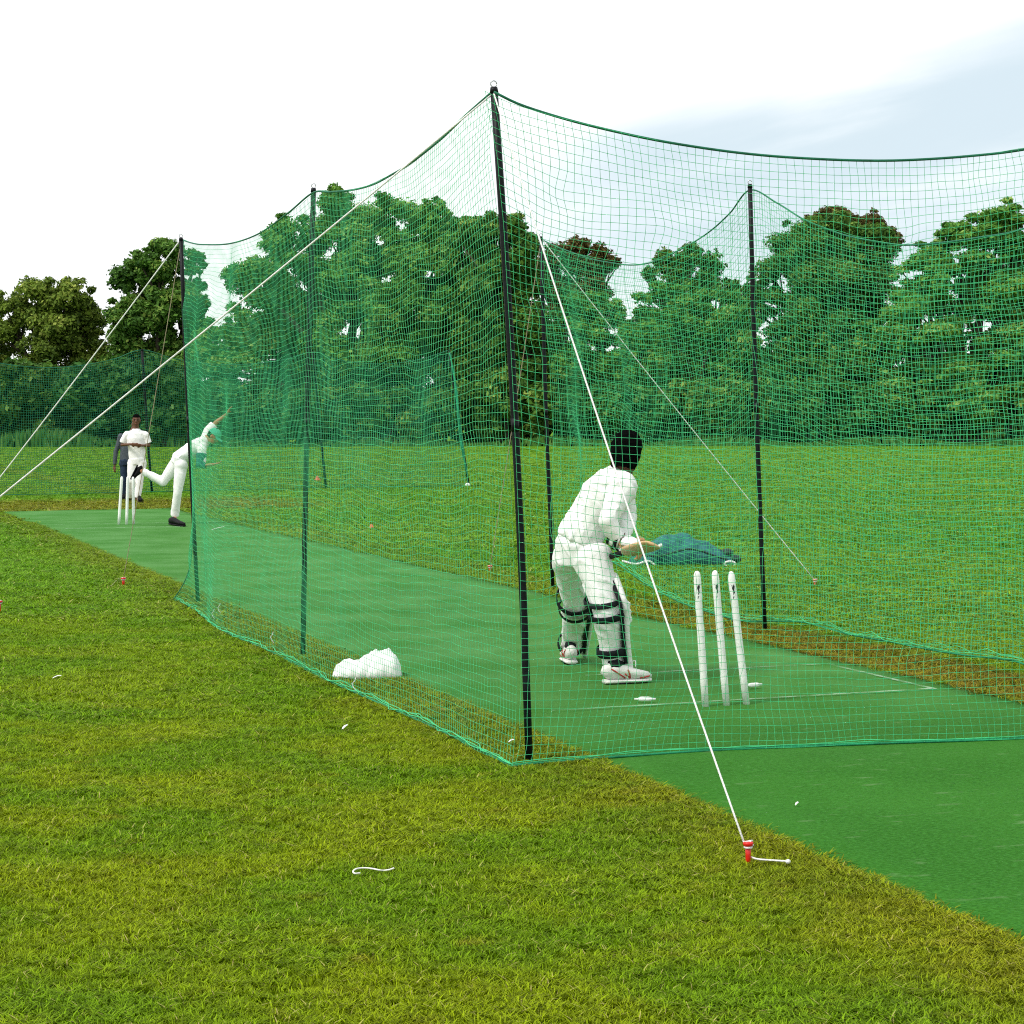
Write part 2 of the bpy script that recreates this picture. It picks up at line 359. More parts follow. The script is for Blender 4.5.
# ------------------------------------------------------------------ synthetic mat with painted creases
def make_mat():
    m = bpy.data.materials.new('mat_green'); nt, N, L, B = nodes(m)
    geo = N.new('ShaderNodeNewGeometry'); pos = geo.outputs['Position']
    mp = N.new('ShaderNodeMapping'); mp.inputs['Rotation'].default_value = (0, 0, -math.atan2(NN[1], NN[0])); L.new(pos, mp.inputs[0])
    m2 = N.new('ShaderNodeMapping'); m2.inputs['Scale'].default_value = (.7, 1.6, 1); L.new(mp.outputs[0], m2.inputs[0])
    def noise(sc, det, v):
        n = N.new('ShaderNodeTexNoise'); n.inputs['Scale'].default_value = sc; n.inputs['Detail'].default_value = det; L.new(v, n.inputs[0]); return n.outputs[0]
    def mr(v, a, b, c=0, d=1):
        x = N.new('ShaderNodeMapRange'); L.new(v, x.inputs[0])
        for i, q in enumerate((a, b, c, d)): x.inputs[i+1].default_value = q
        return x.outputs[0]
    def mix(f, a, b):
        x = N.new('ShaderNodeMix'); x.data_type = 'RGBA'; L.new(f, x.inputs[0])
        for i, v in ((6, a), (7, b)):
            if isinstance(v, tuple): x.inputs[i].default_value = (*v, 1)
            else: L.new(v, x.inputs[i])
        return x.outputs[2]
    c = mix(mr(noise(1.1, 6, pos), .35, .65), (.026, .120, .010), (.042, .168, .018))
    c = mix(mr(noise(70, 9, m2.outputs[0]), .40, .68), c, (.050, .205, .030))
    c = mix(mr(noise(120, 5, m2.outputs[0]), .52, .75), c, (.010, .075, .010))
    c = mix(mr(noise(9, 8, m2.outputs[0]), .62, .85), c, (.14, .25, .10))
    dm = N.new('ShaderNodeVectorMath'); dm.operation = 'DOT_PRODUCT'; L.new(pos, dm.inputs[0]); dm.inputs[1].default_value = tuple(U)
    wn = N.new('ShaderNodeMath'); wn.operation = 'MULTIPLY'; L.new(mr(dm.outputs['Value'], 7.5, 11.5), wn.inputs[0]); L.new(mr(noise(1.6, 8, pos), .35, .65, .25, .95), wn.inputs[1])
    c = mix(wn.outputs[0], c, (.088, .238, .064))
    L.new(c, B.inputs['Base Color']); B.inputs['Roughness'].default_value = .9; B.inputs['Specular IOR Level'].default_value = .04
    b = N.new('ShaderNodeBump'); b.inputs['Strength'].default_value = .9; b.inputs['Distance'].default_value = .006; L.new(noise(240, 4, pos), b.inputs['Height']); L.new(b.outputs[0], B.inputs['Normal'])
    ns = 330; s = np.linspace(MAT_S0, MAT_S1, ns); V = []
    for q in s:
        w0 = .012*math.sin(q*3.1)+.008*math.sin(q*11.3)-.05*max(0, (8-q)/4); w1 = .015*math.sin(q*2.3+1)+.006*math.sin(q*9.7)
        for k, t in enumerate(np.linspace(MAT_T0+w0, MAT_T1+w1, 14)):
            V.append(TS(t, q+(.10*(t-4.8) if q > 34.5 else 0), .012+.004*math.sin(q*1.7+t*2)*math.sin(t*1.9+q*.6)))
    top = len(V); nk = 14; Fc = [(i*nk+k, i*nk+k+1, (i+1)*nk+k+1, (i+1)*nk+k) for i in range(ns-1) for k in range(nk-1)]
    V += [(*V[i][:2], -.003) for i in range(top)]
    for i in range(ns-1): Fc += [(i*nk, (i+1)*nk, top+(i+1)*nk, top+i*nk), (i*nk+nk-1, top+i*nk+nk-1, top+(i+1)*nk+nk-1, (i+1)*nk+nk-1)]
    for k in range(nk-1): Fc += [(k, top+k, top+k+1, k+1), ((ns-1)*nk+k, (ns-1)*nk+k+1, top+(ns-1)*nk+k+1, top+(ns-1)*nk+k)]
    root = empty('pitch_mat', TS(4.83, 18), 'long green synthetic cricket pitch mat running through the nets', 'mat')
    o = MB().add(V, Fc).build('surface', m, root)
    # worn white paint
    pm = bpy.data.materials.new('crease_paint'); nt, N, L, B = nodes(pm); geo = N.new('ShaderNodeNewGeometry')
    n = N.new('ShaderNodeTexNoise'); n.inputs['Scale'].default_value = 7; n.inputs['Detail'].default_value = 8; L.new(geo.outputs['Position'], n.inputs[0])
    r = N.new('ShaderNodeMapRange'); r.inputs[1].default_value = .36; r.inputs[2].default_value = .72; r.inputs[3].default_value = .04; r.inputs[4].default_value = .62; L.new(n.outputs[0], r.inputs[0])
    B.inputs['Base Color'].default_value = (.45, .62, .45, 1); B.inputs['Roughness'].default_value = .8
    t = N.new('ShaderNodeBsdfTransparent'); ms = N.new('ShaderNodeMixShader'); L.new(r.outputs[0], ms.inputs[0]); L.new(t.outputs[0], ms.inputs[1]); L.new(B.outputs[0], ms.inputs[2]); L.new(ms.outputs[0], N['Material Output'].inputs[0])
    def line(t0, s0, t1, s1, w=.017):
        a, b = TS(t0, s0, .021), TS(t1, s1, .021); d = nrm(b-a); p = np.cross(d, (0, 0, 1)); V = []; n = 24
        for k in range(n): q = a+(b-a)*k/(n-1); V += [q-p*w, q+p*w]
        MB().add(V, [(2*i, 2*i+1, 2*i+3, 2*i+2) for i in range(n-1)]).build('crease_line', pm, root)
    sb = 9.69; tc = 4.69
    line(tc-1.0, sb-.06, tc+1.32, sb+.02); line(tc-.3, sb+1.22, tc+1.3, sb+1.24); line(tc+1.32, sb, tc+1.32, sb+1.24)
    sf = 29.75; line(3.6, sf-.05, 6.0, sf); line(3.6, sf-1.25, 6.0, sf-1.22, .028)
make_mat()
# ------------------------------------------------------------------ trees
def leaf_mat(name, dark, light, warm):
    m = bpy.data.materials.new(name); nt, N, L, B = nodes(m); at = N.new('ShaderNodeAttribute'); at.attribute_name = 'var'
    r = N.new('ShaderNodeValToRGB'); L.new(at.outputs['Fac'], r.inputs[0]); e = r.color_ramp.elements
    e[0].position = 0; e[0].color = (*dark, 1); e[1].position = .8; e[1].color = (*light, 1); q = e.new(1.0); q.color = (*warm, 1)
    L.new(r.outputs[0], B.inputs['Base Color']); B.inputs['Roughness'].default_value = .6; B.inputs['Specular IOR Level'].default_value = .15
    tr = N.new('ShaderNodeBsdfTranslucent'); L.new(r.outputs[0], tr.inputs[0]); mx = N.new('ShaderNodeMixShader'); mx.inputs[0].default_value = .25
    L.new(B.outputs[0], mx.inputs[1]); L.new(tr.outputs[0], mx.inputs[2]); L.new(mx.outputs[0], N['Material Output'].inputs[0]); return m
LM = {'chestnut': leaf_mat('chestnut_leaf', (.014, .085, .012), (.150, .340, .048), (.33, .47, .12)),
      'olive': leaf_mat('olive_leaf', (.025, .058, .008), (.18, .27, .030), (.38, .44, .09)),
      'dark': leaf_mat('dark_leaf', (.010, .050, .008), (.100, .225, .028), (.26, .36, .07)),
      'bush': leaf_mat('bush_leaf', (.008, .055, .010), (.070, .205, .034), (.17, .32, .08)),
      'rust': leaf_mat('rust_leaf', (.045, .035, .010), (.12, .10, .022), (.19, .13, .04))}
def leaves(centers, radii, n, size, flat=.75, seed=0):
    """leaf faces spread through clumps; more towards their upper shells"""
    g = np.random.default_rng(seed); centers = np.asarray(centers); radii = np.asarray(radii)
    pr = radii**2; pr = pr/pr.sum(); k = g.choice(len(centers), n, p=pr)
    d = g.normal(size=(n, 3)); d /= np.linalg.norm(d, axis=1)[:, None]; d[:, 2] = np.where((d[:, 2] < -.1) & (g.uniform(0, 1, n) < .5), -d[:, 2], d[:, 2])
    rr = g.uniform(.25, 1.12, n)**.7*g.choice((1, 1, 1, 1.25), n); c = centers[k]+d*rr[:, None]*radii[k][:, None]*np.array((1, 1, flat))
    nv = d*.8+g.normal(size=(n, 3))*.55+np.array((0, 0, .35)); nv /= np.linalg.norm(nv, axis=1)[:, None]
    t = g.normal(size=(n, 3)); a = np.cross(nv, t); a /= np.linalg.norm(a, axis=1)[:, None]; b = np.cross(nv, a)
    s = size*g.uniform(.55, 1.35, n); a *= s[:, None]; b *= (s*g.uniform(.4, .75, n))[:, None]
    V = np.stack([c-a, c+b*.9-a*.1, c+a, c-b*.9+a*.15], 1).reshape(-1, 3); Fq = np.arange(n*4).reshape(-1, 4)
    cv = g.uniform(0, 1, len(centers)); va = np.clip(.45*cv[k]+.65*g.uniform(0, 1, n), 0, 1)
    return V, Fq, va
def tree(label, cat, D, blobs, base, kind, n, size=.30, spread=.7, sub=26, subr=.34, trunk_r=.45, open_=0, seed=1, group='trees along the far side of the field', name='broadleaf_tree', flat=.75, core=.0):
    """blobs: (px, py, r_px) lobes of the crown seen at distance D"""
    g = np.random.default_rng(seed); k = D/F; cc = []; rr = []
    lobes = [(P(x, y, D+g.uniform(-1, 1)*spread*r*k), r*k) for x, y, r in blobs]
    for c, r in lobes:
        m = int(sub*1.15)+4
        for _ in range(m):
            d = nrm(g.normal(size=3)); q = g.uniform(.35, 1.08)**.5; cr = r*subr*g.uniform(.55, 1.25); cc.append(c+d*(r-cr*.7)*q); rr.append(cr)
        for _ in range(m//3):
            d = nrm(g.normal(size=3)+np.array((0, 0, .4))); cc.append(c+d*r*g.uniform(.9, 1.03)); rr.append(r*.16*g.uniform(.7, 1.3))
    b0 = G(base[0], 443.5) if D > 120 else G(base[0], 440); bx = P(base[0], 430, D); b = np.array((bx[0], D, 0.0))
    root = empty(name, b, label, cat, group)
    V, Fq, va = leaves(cc, rr, int(n*4.6), size*.48, flat, seed); link('crown', mesh_np('crown', V, Fq, LM[kind], attr=va), root)
    mb = MB(); top = np.mean([c for c, r in lobes], 0); zc = min(c[2] for c, r in lobes); fork = np.array((b[0]+(top[0]-b[0])*.4, D, max(2.2, zc*.45)))
    mb.tube([b-np.array((0, 0, .3)), b+(fork-b)*.5+np.array((.15, 0, 0)), fork], [trunk_r*1.35, trunk_r, trunk_r*.85], 10)
    tips = [cc[i] for i in g.choice(len(cc), min(len(cc), 34), replace=False)]
    for c, r in lobes:
        mid = fork+(c-fork)*.5+g.normal(size=3)*.4; mb.tube([fork, mid, c], [trunk_r*.5, trunk_r*.33, trunk_r*.12], 7)
    for tp in tips:
        c = min(lobes, key=lambda q: np.linalg.norm(q[0]-tp))[0]; s0 = fork+(c-fork)*.65; mb.tube([s0, (s0+tp)/2+g.normal(size=3)*.25, tp], [.14, .09, .03], 5)
    mb.build('trunk', M['bark'], root)
    return root
OV = 445
tree('olive tree with see-through crown at the far left above the dark hedge', 'tree', 146, [(-25, 335, 34), (8, 318, 28), (36, 303, 28), (66, 302, 28), (88, 318, 20), (52, 340, 34), (92, 350, 24), (5, 365, 28), (85, 375, 30), (40, 380, 34)], (45, 0), 'olive', 17000, .33, sub=17, subr=.33, seed=51, flat=.8, open_=1)
tree('tall dark tree behind the left end pole of the cage, beside the olive tree', 'tree', 142, [(160, 262, 26), (140, 290, 32), (172, 310, 32), (128, 325, 26), (150, 350, 34), (178, 365, 30), (118, 365, 26), (194, 262, 13), (150, 390, 34), (190, 285, 15), (200, 305, 11), (203, 330, 16)], (160, 0), 'dark', 21000, .34, sub=14, subr=.34, seed=12)
tree('largest chestnut tree with a broad pale green crown, behind the left side net', 'tree', 138, [(345, 228, 42), (300, 250, 38), (392, 232, 40), (430, 262, 44), (258, 285, 36), (310, 300, 44), (360, 285, 44), (415, 315, 48), (228, 345, 34), (280, 355, 46), (345, 355, 48), (455, 345, 42), (400, 375, 50), (235, 385, 38), (320, 400, 46), (195, 365, 24), (440, 222, 24), (465, 245, 26), (285, 318, 30), (385, 335, 34), (452, 300, 34)], (345, 0), 'chestnut', 62000, .33, sub=15, subr=.33, trunk_r=.7, seed=13)
tree('dark brownish tree right behind the tall front corner pole', 'tree', 134, [(500, 240, 32), (520, 262, 30), (486, 285, 40), (524, 305, 38), (492, 345, 44), (528, 365, 38), (506, 400, 44), (480, 235, 22), (450, 395, 30), (540, 395, 30), (548, 345, 24), (532, 330, 26), (470, 320, 30)], (506, 0), 'dark', 24000, .33, sub=14, seed=14)
tree('flat topped spreading tree poking out at the right of the brownish tree', 'tree', 150, [(578, 249, 14), (598, 256, 14), (556, 256, 16), (612, 263, 9), (572, 266, 14), (590, 268, 13), (604, 266, 11), (592, 292, 20), (566, 302, 24), (560, 290, 18), (545, 275, 16)], (560, 0), 'rust', 8500, .26, sub=40, subr=.4, seed=15, flat=.6)
tree('rounded green tree below the gap of white sky, left of centre', 'tree', 136, [(575, 318, 30), (608, 325, 30), (560, 355, 40), (610, 365, 44), (580, 400, 42), (640, 395, 40)], (590, 0), 'chestnut', 24000, .31, sub=14, seed=16)
tree('sparse topped tree rising thinly into the sky between two denser crowns', 'tree', 152, [(665, 262, 14), (690, 256, 15), (712, 264, 14), (680, 280, 17), (705, 285, 17), (730, 290, 12), (650, 275, 9)], (690, 0), 'dark', 5200, .25, sub=32, subr=.36, seed=17)
tree('wide low tree with a bushy green crown, behind the middle of the front net', 'tree', 135, [(660, 312, 30), (690, 318, 32), (722, 318, 30), (640, 350, 38), (690, 360, 44), (740, 350, 38), (665, 400, 42), (720, 400, 42), (770, 385, 38)], (695, 0), 'chestnut', 34000, .30, sub=16, seed=18)
tree('round dome shaped tree with a dark reddish top right of the slim rear pole', 'tree', 150, [(800, 250, 36), (835, 236, 30), (865, 248, 28), (790, 285, 36), (840, 285, 44), (888, 245, 14), (770, 270, 12), (760, 300, 24), (880, 290, 30), (850, 330, 40)], (830, 0), 'dark', 24000, .29, sub=17, seed=19)
tree('reddish brown leaved tree just behind the dark dome', 'tree', 156, [(838, 224, 22), (868, 230, 20), (815, 230, 16), (890, 240, 13), (850, 250, 22)], (850, 0), 'rust', 7000, .26, sub=24, seed=29)
tree('large layered tree with pale leaf tips reaching out of the frame at the right', 'tree', 132, [(1000, 232, 34), (960, 252, 32), (925, 275, 30), (1035, 240, 40), (985, 290, 46), (930, 318, 42), (890, 330, 34), (1040, 310, 48), (880, 370, 40), (940, 370, 48), (1005, 360, 50), (1050, 380, 48), (900, 405, 40), (970, 405, 44)], (965, 0), 'chestnut', 56000, .32, sub=15, trunk_r=.7, seed=20, flat=.5)
tree('dense green tree low between the dark dome and the layered tree', 'tree', 134, [(800, 330, 34), (835, 345, 36), (800, 375, 42), (850, 390, 42), (820, 410, 36)], (820, 0), 'dark', 20000, .30, sub=16, seed=21)
tree('tree crown just outside the picture on the far left', 'tree', 148, [(-90, 330, 46), (-70, 370, 46), (-120, 380, 40)], (-90, 0), 'olive', 8000, .36, sub=8, seed=22)
tree('tree crown just outside the picture on the far right', 'tree', 138, [(1130, 270, 50), (1110, 330, 50), (1160, 340, 50), (1120, 390, 46)], (1130, 0), 'chestnut', 12000, .36, sub=8, seed=23)
def hedge_tree(label, blobs, D, kind, n, seed, size=.20, cat='bush'):
    g = np.random.default_rng(seed); k = D/F; cc = []; rr = []
    for x, y, r in blobs:
        c = P(x, y, D)
        for _ in range(16): d = nrm(g.normal(size=3)); cc.append(c+d*r*k*.7); rr.append(r*k*.38*g.uniform(.7, 1.2))
    cc = [c if c[2] > .5 else np.array((c[0], c[1], .5)) for c in cc]
    x0 = P(np.mean([b[0] for b in blobs]), 430, D)[0]
    root = empty('bush', (x0, D, 0), label, cat, 'bushes along the foot of the trees')
    V, Fq, va = leaves(cc, rr, int(n*1.7), size, .9, seed); V[:, 2] = np.maximum(V[:, 2], .02); link('foliage', mesh_np('foliage', V, Fq, LM[kind], attr=va), root)
    mb = MB(); 
    for x, y, r in blobs: c = P(x, y, D); mb.tube([(x0, D, -.2), ((x0+c[0])/2, D, c[2]*.4), c], [.22, .14, .05], 6)
    mb.build('stem', M['bark'], root)
hedge_tree('dark bush behind the left part of the distant net', [(-20, 395, 30), (20, 385, 30), (50, 392, 28), (10, 420, 28), (45, 425, 26)], 128, 'dark', 15000, 31)
hedge_tree('light green bush behind the standing man with clasped hands', [(85, 395, 30), (120, 385, 30), (150, 380, 24), (105, 415, 28), (140, 415, 28), (172, 405, 24)], 126, 'bush', 17000, 32)
hedge_tree('low bush between the standing man and the left end pole', [(165, 425, 18), (190, 420, 20), (150, 432, 14), (185, 395, 22)], 122, 'bush', 9000, 33)
hedge_tree('bush in the shade below the big chestnut, by the bowler\'s raised arm', [(225, 405, 24), (260, 410, 26), (295, 412, 24), (240, 428, 18), (280, 430, 18)], 124, 'bush', 13000, 34)
hedge_tree('bush below the right half of the big chestnut', [(330, 412, 24), (365, 410, 26), (400, 412, 24), (435, 415, 22), (350, 430, 16), (415, 432, 14)], 126, 'dark', 14000, 35)
hedge_tree('dark bush at the foot of the brownish tree', [(470, 405, 26), (505, 400, 28), (540, 408, 26), (490, 428, 16), (530, 428, 16)], 128, 'dark', 11000, 36)
hedge_tree('bush behind the head of the batsman', [(575, 408, 24), (610, 405, 26), (645, 408, 24), (600, 425, 16), (640, 428, 14)], 128, 'bush', 12000, 37)
hedge_tree('bush left of the slim rear pole, below the bushy crown', [(680, 405, 26), (715, 408, 26), (748, 405, 24), (700, 424, 16), (735, 426, 14)], 129, 'dark', 12000, 38)
hedge_tree('bush right of the slim rear pole, below the dense low tree', [(785, 405, 24), (820, 405, 26), (855, 408, 26), (800, 424, 15), (840, 426, 15)], 130, 'bush', 12000, 39)
hedge_tree('bush near the right edge of the photo below the layered tree', [(895, 408, 24), (935, 405, 26), (975, 405, 26), (1015, 408, 26), (915, 424, 15), (990, 424, 15), (1050, 405, 26)], 130, 'dark', 17000, 40)
def undergrowth():
    g = np.random.default_rng(5); cc = []; rr = []
    for layer, (Y, hh) in enumerate(((131, 2.6), (136, 4.5), (142, 6.0), (149, 7.2), (154, 9.8))):
        for x in np.arange(-52 if layer < 4 else -16, 56, .8):
            z = g.uniform(.2, hh*.8); cc.append((x+g.uniform(-.6, .6), Y+g.uniform(-2, 2), z)); rr.append(g.uniform(.7, 1.5))
    V, Fq, va = leaves(cc, rr, 150000, .24, .9, 6); V[:, 2] = np.maximum(V[:, 2], .02)
    # tall grass and nettles at the field edge
    n = 30000; x = g.uniform(-55, 58, n); Y = 121.5+g.uniform(0, 6, n)+(x > -10)*3; h = g.uniform(.2, .62, n)*(1.0+.5*np.sin(x*.6))*np.where(x < -20, 1.35, .8); w = .07
    a = np.stack([x-w, Y, 0*x], 1); b = np.stack([x+w, Y, 0*x], 1); c = np.stack([x+g.normal(0, .12, n), Y, h], 1); d = np.stack([x-w*.4+g.normal(0, .05, n), Y, h*.6], 1)
    V2 = np.stack([a, b, c, d], 1).reshape(-1, 3); F2 = np.arange(n*4).reshape(-1, 4)+len(V)
    me = mesh_np('undergrowth', np.concatenate([V, V2]), np.concatenate([Fq, F2]), LM['bush'], attr=np.concatenate([va*.7, .5+.45*g.uniform(0, 1, n)]))
    tag(link('undergrowth', me), 'dark undergrowth and tall weeds along the foot of the tree line', 'undergrowth', kind='stuff')
undergrowth()
# ------------------------------------------------------------------ nets
def net_mesh(name, Pg, m, r=.0016, h=None, nv=None, knots=True):
    """Pg[i,j,3] node grid -> netting of thin three sided twine"""
    ni, nj = Pg.shape[:2]
    h = np.gradient(Pg, axis=0); h[..., 2] = 0; h /= np.linalg.norm(h, axis=2)[..., None]+1e-9
    z = np.array((0, 0, 1.0)); nv = np.cross(h, z)
    VV = []; FF = []; off = 0
    for axis in (0, 1):
        ring = []
        for k in range(3):
            w = 2*math.pi*k/3+.5; e = h if axis == 1 else z[None, None, :]
            ring.append(Pg+r*(math.cos(w)*e+math.sin(w)*nv))
        A = np.stack(ring, 2).reshape(-1, 3); VV.append(A)
        idx = np.arange(ni*nj).reshape(ni, nj)*3+off
        a = idx[:-1, :] if axis == 0 else idx[:, :-1]; b = idx[1:, :] if axis == 0 else idx[:, 1:]
        a = a.ravel(); b = b.ravel()
        for k in range(3): q = (k+1) % 3; FF.append(np.stack([a+k, a+q, b+q, b+k], 1))
        off += len(A)
    fl = [np.concatenate(FF)]
    if knots:
        c = Pg.reshape(-1, 3); q = r*2.1; D6 = np.array(((q, 0, 0), (-q, 0, 0), (0, q, 0), (0, -q, 0), (0, 0, q), (0, 0, -q)))
        VV.append((c[:, None, :]+D6[None]).reshape(-1, 3)); T = np.array(((0, 2, 4), (2, 1, 4), (1, 3, 4), (3, 0, 4), (2, 0, 5), (1, 2, 5), (3, 1, 5), (0, 3, 5)))
        fl.append(((np.arange(len(c))*6+off)[:, None, None]+T[None]).reshape(-1, 3))
    return mesh_np(name, np.concatenate(VV), fl, m)
def vnoise(ni, nj, cell, g):
    a = g.normal(size=(ni//cell+3, nj//cell+3)); x = np.linspace(0, a.shape[0]-1.001, ni); y = np.linspace(0, a.shape[1]-1.001, nj)
    xi = x.astype(int); yi = y.astype(int); fx = (x-xi)[:, None]; fy = (y-yi)[None, :]; fx = fx*fx*(3-2*fx); fy = fy*fy*(3-2*fy)
    return a[xi][:, yi]*(1-fx)*(1-fy)+a[xi+1][:, yi]*fx*(1-fy)+a[xi][:, yi+1]*(1-fx)*fy+a[xi+1][:, yi+1]*fx*fy
def net_grid(top, bot, cell=.042, out=None, bulge=0.0, seed=0, jit=.006, rows=None, wave=.03, accordion=None, pinch=0, stick=()):
    g = np.random.default_rng(seed); L_ = np.linalg.norm(np.diff(smooth_curve(bot, 60), axis=0), axis=1).sum()
    ni = int(L_/cell)+1; T = smooth_curve(top, ni); Bt = smooth_curve(bot, ni)
    nj = rows or int(np.linalg.norm(T[ni//2]-Bt[ni//2])/cell*1.04); v = np.linspace(0, 1, nj)
    Pg = Bt[:, None, :]*(1-v)[None, :, None]+T[:, None, :]*v[None, :, None]
    hd = T[-1]-T[0]; hd[2] = 0; hd = nrm(hd); o = np.array((-hd[1], hd[0], 0)) if out is None else nrm(out)
    s = np.linspace(0, 1, ni)
    Pg += o*(bulge*np.sin(np.pi*v)[None, :, None]*(.6+.4*np.sin(s*9))[:, None, None])
    Pg += o*(wave*vnoise(ni, nj, 14, g))[..., None]
    Pg += hd*(jit*vnoise(ni, nj, 3, g)+.018*vnoise(ni, nj, 12, g))[..., None]
    fade = np.minimum(1, np.minimum(v*8, (1-v)*8))[None, :]
    Pg[..., 2] += (jit*.6*vnoise(ni, nj, 3, g)+.016*vnoise(ni, nj, 12, g))*fade
    if accordion:
        lo, hi, amp, nf = accordion; k = np.clip((s-lo)/(hi-lo), 0, 1); en = np.sin(np.pi*k)**.5*(k > 0)*(k < 1)
        Pg += o*(amp*en[:, None]*np.sin(k*nf*2*np.pi)[:, None]*(.25+.75*(1-v))[None, :])[..., None]
    for end, foot, tp, bow, fl, reach in stick:   # the net hugs its pole and flares out only at the foot
        tgt = foot[None, :]+(tp-foot)[None, :]*v[:, None]+o[None, :]*.024; tgt[:, 0] += bow*np.sin(np.pi*v); i0 = 0 if end == 0 else ni-1
        dl = (tgt-Pg[i0])*((1-np.exp(-v/fl))*np.minimum(1, (1-v)*5))[:, None]; dl[:, 2] = 0; k = np.exp(-np.abs(np.arange(ni)-i0)/reach)
        Pg += k[:, None, None]*dl[None]
    if pinch: Pg[..., 2] = np.maximum(Pg[..., 2], .012)
    Pg[..., 2] = np.maximum(Pg[..., 2], .012)
    return Pg, T, Bt
def rope(name, pts, r, m, parent=None, sides=8): return MB().tube(pts, r, sides).build(name, m, parent)
# pole feet on the ground and tops above them
foot1, foot2, foot3 = G(529, 762), G(303, 657), G(198, 603)
footr2, footr3 = G(765, 631), G(553, 588)
uR = nrm(footr2-footr3); footr1 = footr2+uR*4.9
footr1 = np.array((3.48, 9.88, 0))
def top_of(foot, px, py): return P(px, py, foot[1])
top1, top2, top3 = top_of(foot1, 494, 90), top_of(foot2, 313.5, 190), top_of(foot3, 181, 239)
topr2, topr3 = top_of(footr2, 750, 186), top_of(footr3, 541, 238)
topr1 = np.array((3.52, 9.86, 3.12))
def pole(foot, top, label, r=.0165, group='poles of the practice cage', ring=True, m='pole', bow=.008):
    root = empty('net_pole', foot, label, 'pole', group)
    d = nrm(top-foot); f = foot-d*.06; n = 7; side = nrm(np.cross(d, (0, 1, 0)))
    mid = [f+(top-f)*k/n+side*bow*math.sin(math.pi*k/n) for k in range(n+1)]
    MB().tube(mid, [r]*(n+1), 12).build('shaft', M[m], root)
    MB().tube([foot+(top-foot)*k+side*bow for k in (.495, .515)], r*1.05, 12).build('joint_collar', M[m], root)
    MB().tube([top-d*.012, top+d*.012], [r*1.15, r*.9], 12).build('end_cap', M[m], root)
    if ring:
        c = top+d*.027; mb = MB(); a = np.array((1, 0, 0)); q = [c+.0135*(a*math.cos(w)+d*math.sin(w)) for w in np.linspace(0, 2*math.pi, 17)]
        mb.tube(q, .003, 6, side=(0, 1, 0)).build('ring', M['steel'], root)
pole(foot1, top1, 'tall black pole at the near corner of the cage, closest to the camera', .0172, bow=-.016)
pole(foot2, top2, 'middle black pole of the left side net, left of the white cloth')
pole(foot3, top3, 'black end pole of the left side net beside the bowler')
pole(footr2, topr2, 'slim black pole of the far side net standing behind the three white stumps')
pole(footr3, topr3, 'black pole of the far side net just left of the batsman')
pole(footr1, topr1, 'near right corner pole just outside the right edge of the photo')
A0 = foot1-np.array((0, .03, 0))
LB_px = [(176, 599.5), (199, 612.5), (219, 629), (258, 646), (301, 666), (332, 682), (379, 703), (433, 727), (472, 746), (511, 766)]
LB = [G(x, y, .015) for x, y in LB_px]
outL = -NN
a_, b_ = foot1+outL*.03, foot3+outL*.03
LT_px = [(182.5, 240), (192, 243), (203, 244.5), (230, 243.5), (259, 233.5), (288, 213), (312.5, 193), (330, 192), (352, 190), (373, 184.5), (391, 175), (410, 163.5), (440, 140), (466, 115), (492, 92)]
LT = [PL(x, y, a_, b_) for x, y in LT_px]
FB_px = [(511, 766), (535, 763.5), (600, 758), (700, 751), (800, 746.5), (900, 742.5), (1024, 738)]
FB = [G(x, y, .015) for x, y in FB_px]+[np.array((3.0, 9.72, .015)), np.array((3.55, 9.86, .015))]
fa, fb = foot1+np.array((.01, -.03, 0)), footr1+np.array((.01, -.03, 0))
FT_px = [(494, 92), (520, 104.5), (560, 117.5), (600, 128), (650, 139), (700, 147.5), (750, 154), (800, 158), (860, 160.5), (910, 160), (970, 156), (1024, 149.5), (1100, 134), (1160, 117), (1216, 97)]
FT = [PL(x, y, fa, fb) for x, y in FT_px]
ro = NN*.03
ra, rb = footr3+NN*.12, footr1+NN*.12
RT_px = [(541, 239), (552, 244.5), (568, 251), (590, 258.5), (606, 262), (632, 265), (656, 261), (685, 247), (709, 232), (730, 213), (750, 190), (777, 203), (803, 219), (827, 229), (850, 236.5), (888, 243.5), (909, 245), (944, 242.5), (979, 237.5), (1024, 228.5), (1100, 195), (1160, 150), (1216, 97)]
ta, tb = footr3+NN*.03, footr1+NN*.03
RT = [PL(x, y, ta, tb) for x, y in RT_px]
RB_px = [(556, 566), (585, 560), (612, 562), (648, 585), (680, 602), (706, 611), (741, 620.5), (770, 621), (801, 622), (820, 626), (852, 635), (889, 641.5), (924, 648.5), (964, 655), (1001, 659), (1024, 664)]
RB = [PL(x, y, ra, rb) for x, y in RB_px]+[footr1+np.array((-.25, .9, .03)), footr1+np.array((.02, -.02, .02))]
netroot = empty('practice_net', (foot1+footr2)/2*np.array((1, 1, 0)), 'green square mesh cricket practice net hung round three sides of the cage', 'net')
gL, tL, bL = net_grid(LT, LB, .039, out=outL, bulge=.012, seed=3, rows=80, wave=.011, stick=((0, foot3+np.array((.03, 0, 0)), top3, .0, .10, 24), (1, foot1+np.array((-.018, 0, 0)), top1, .016, .07, 22)))
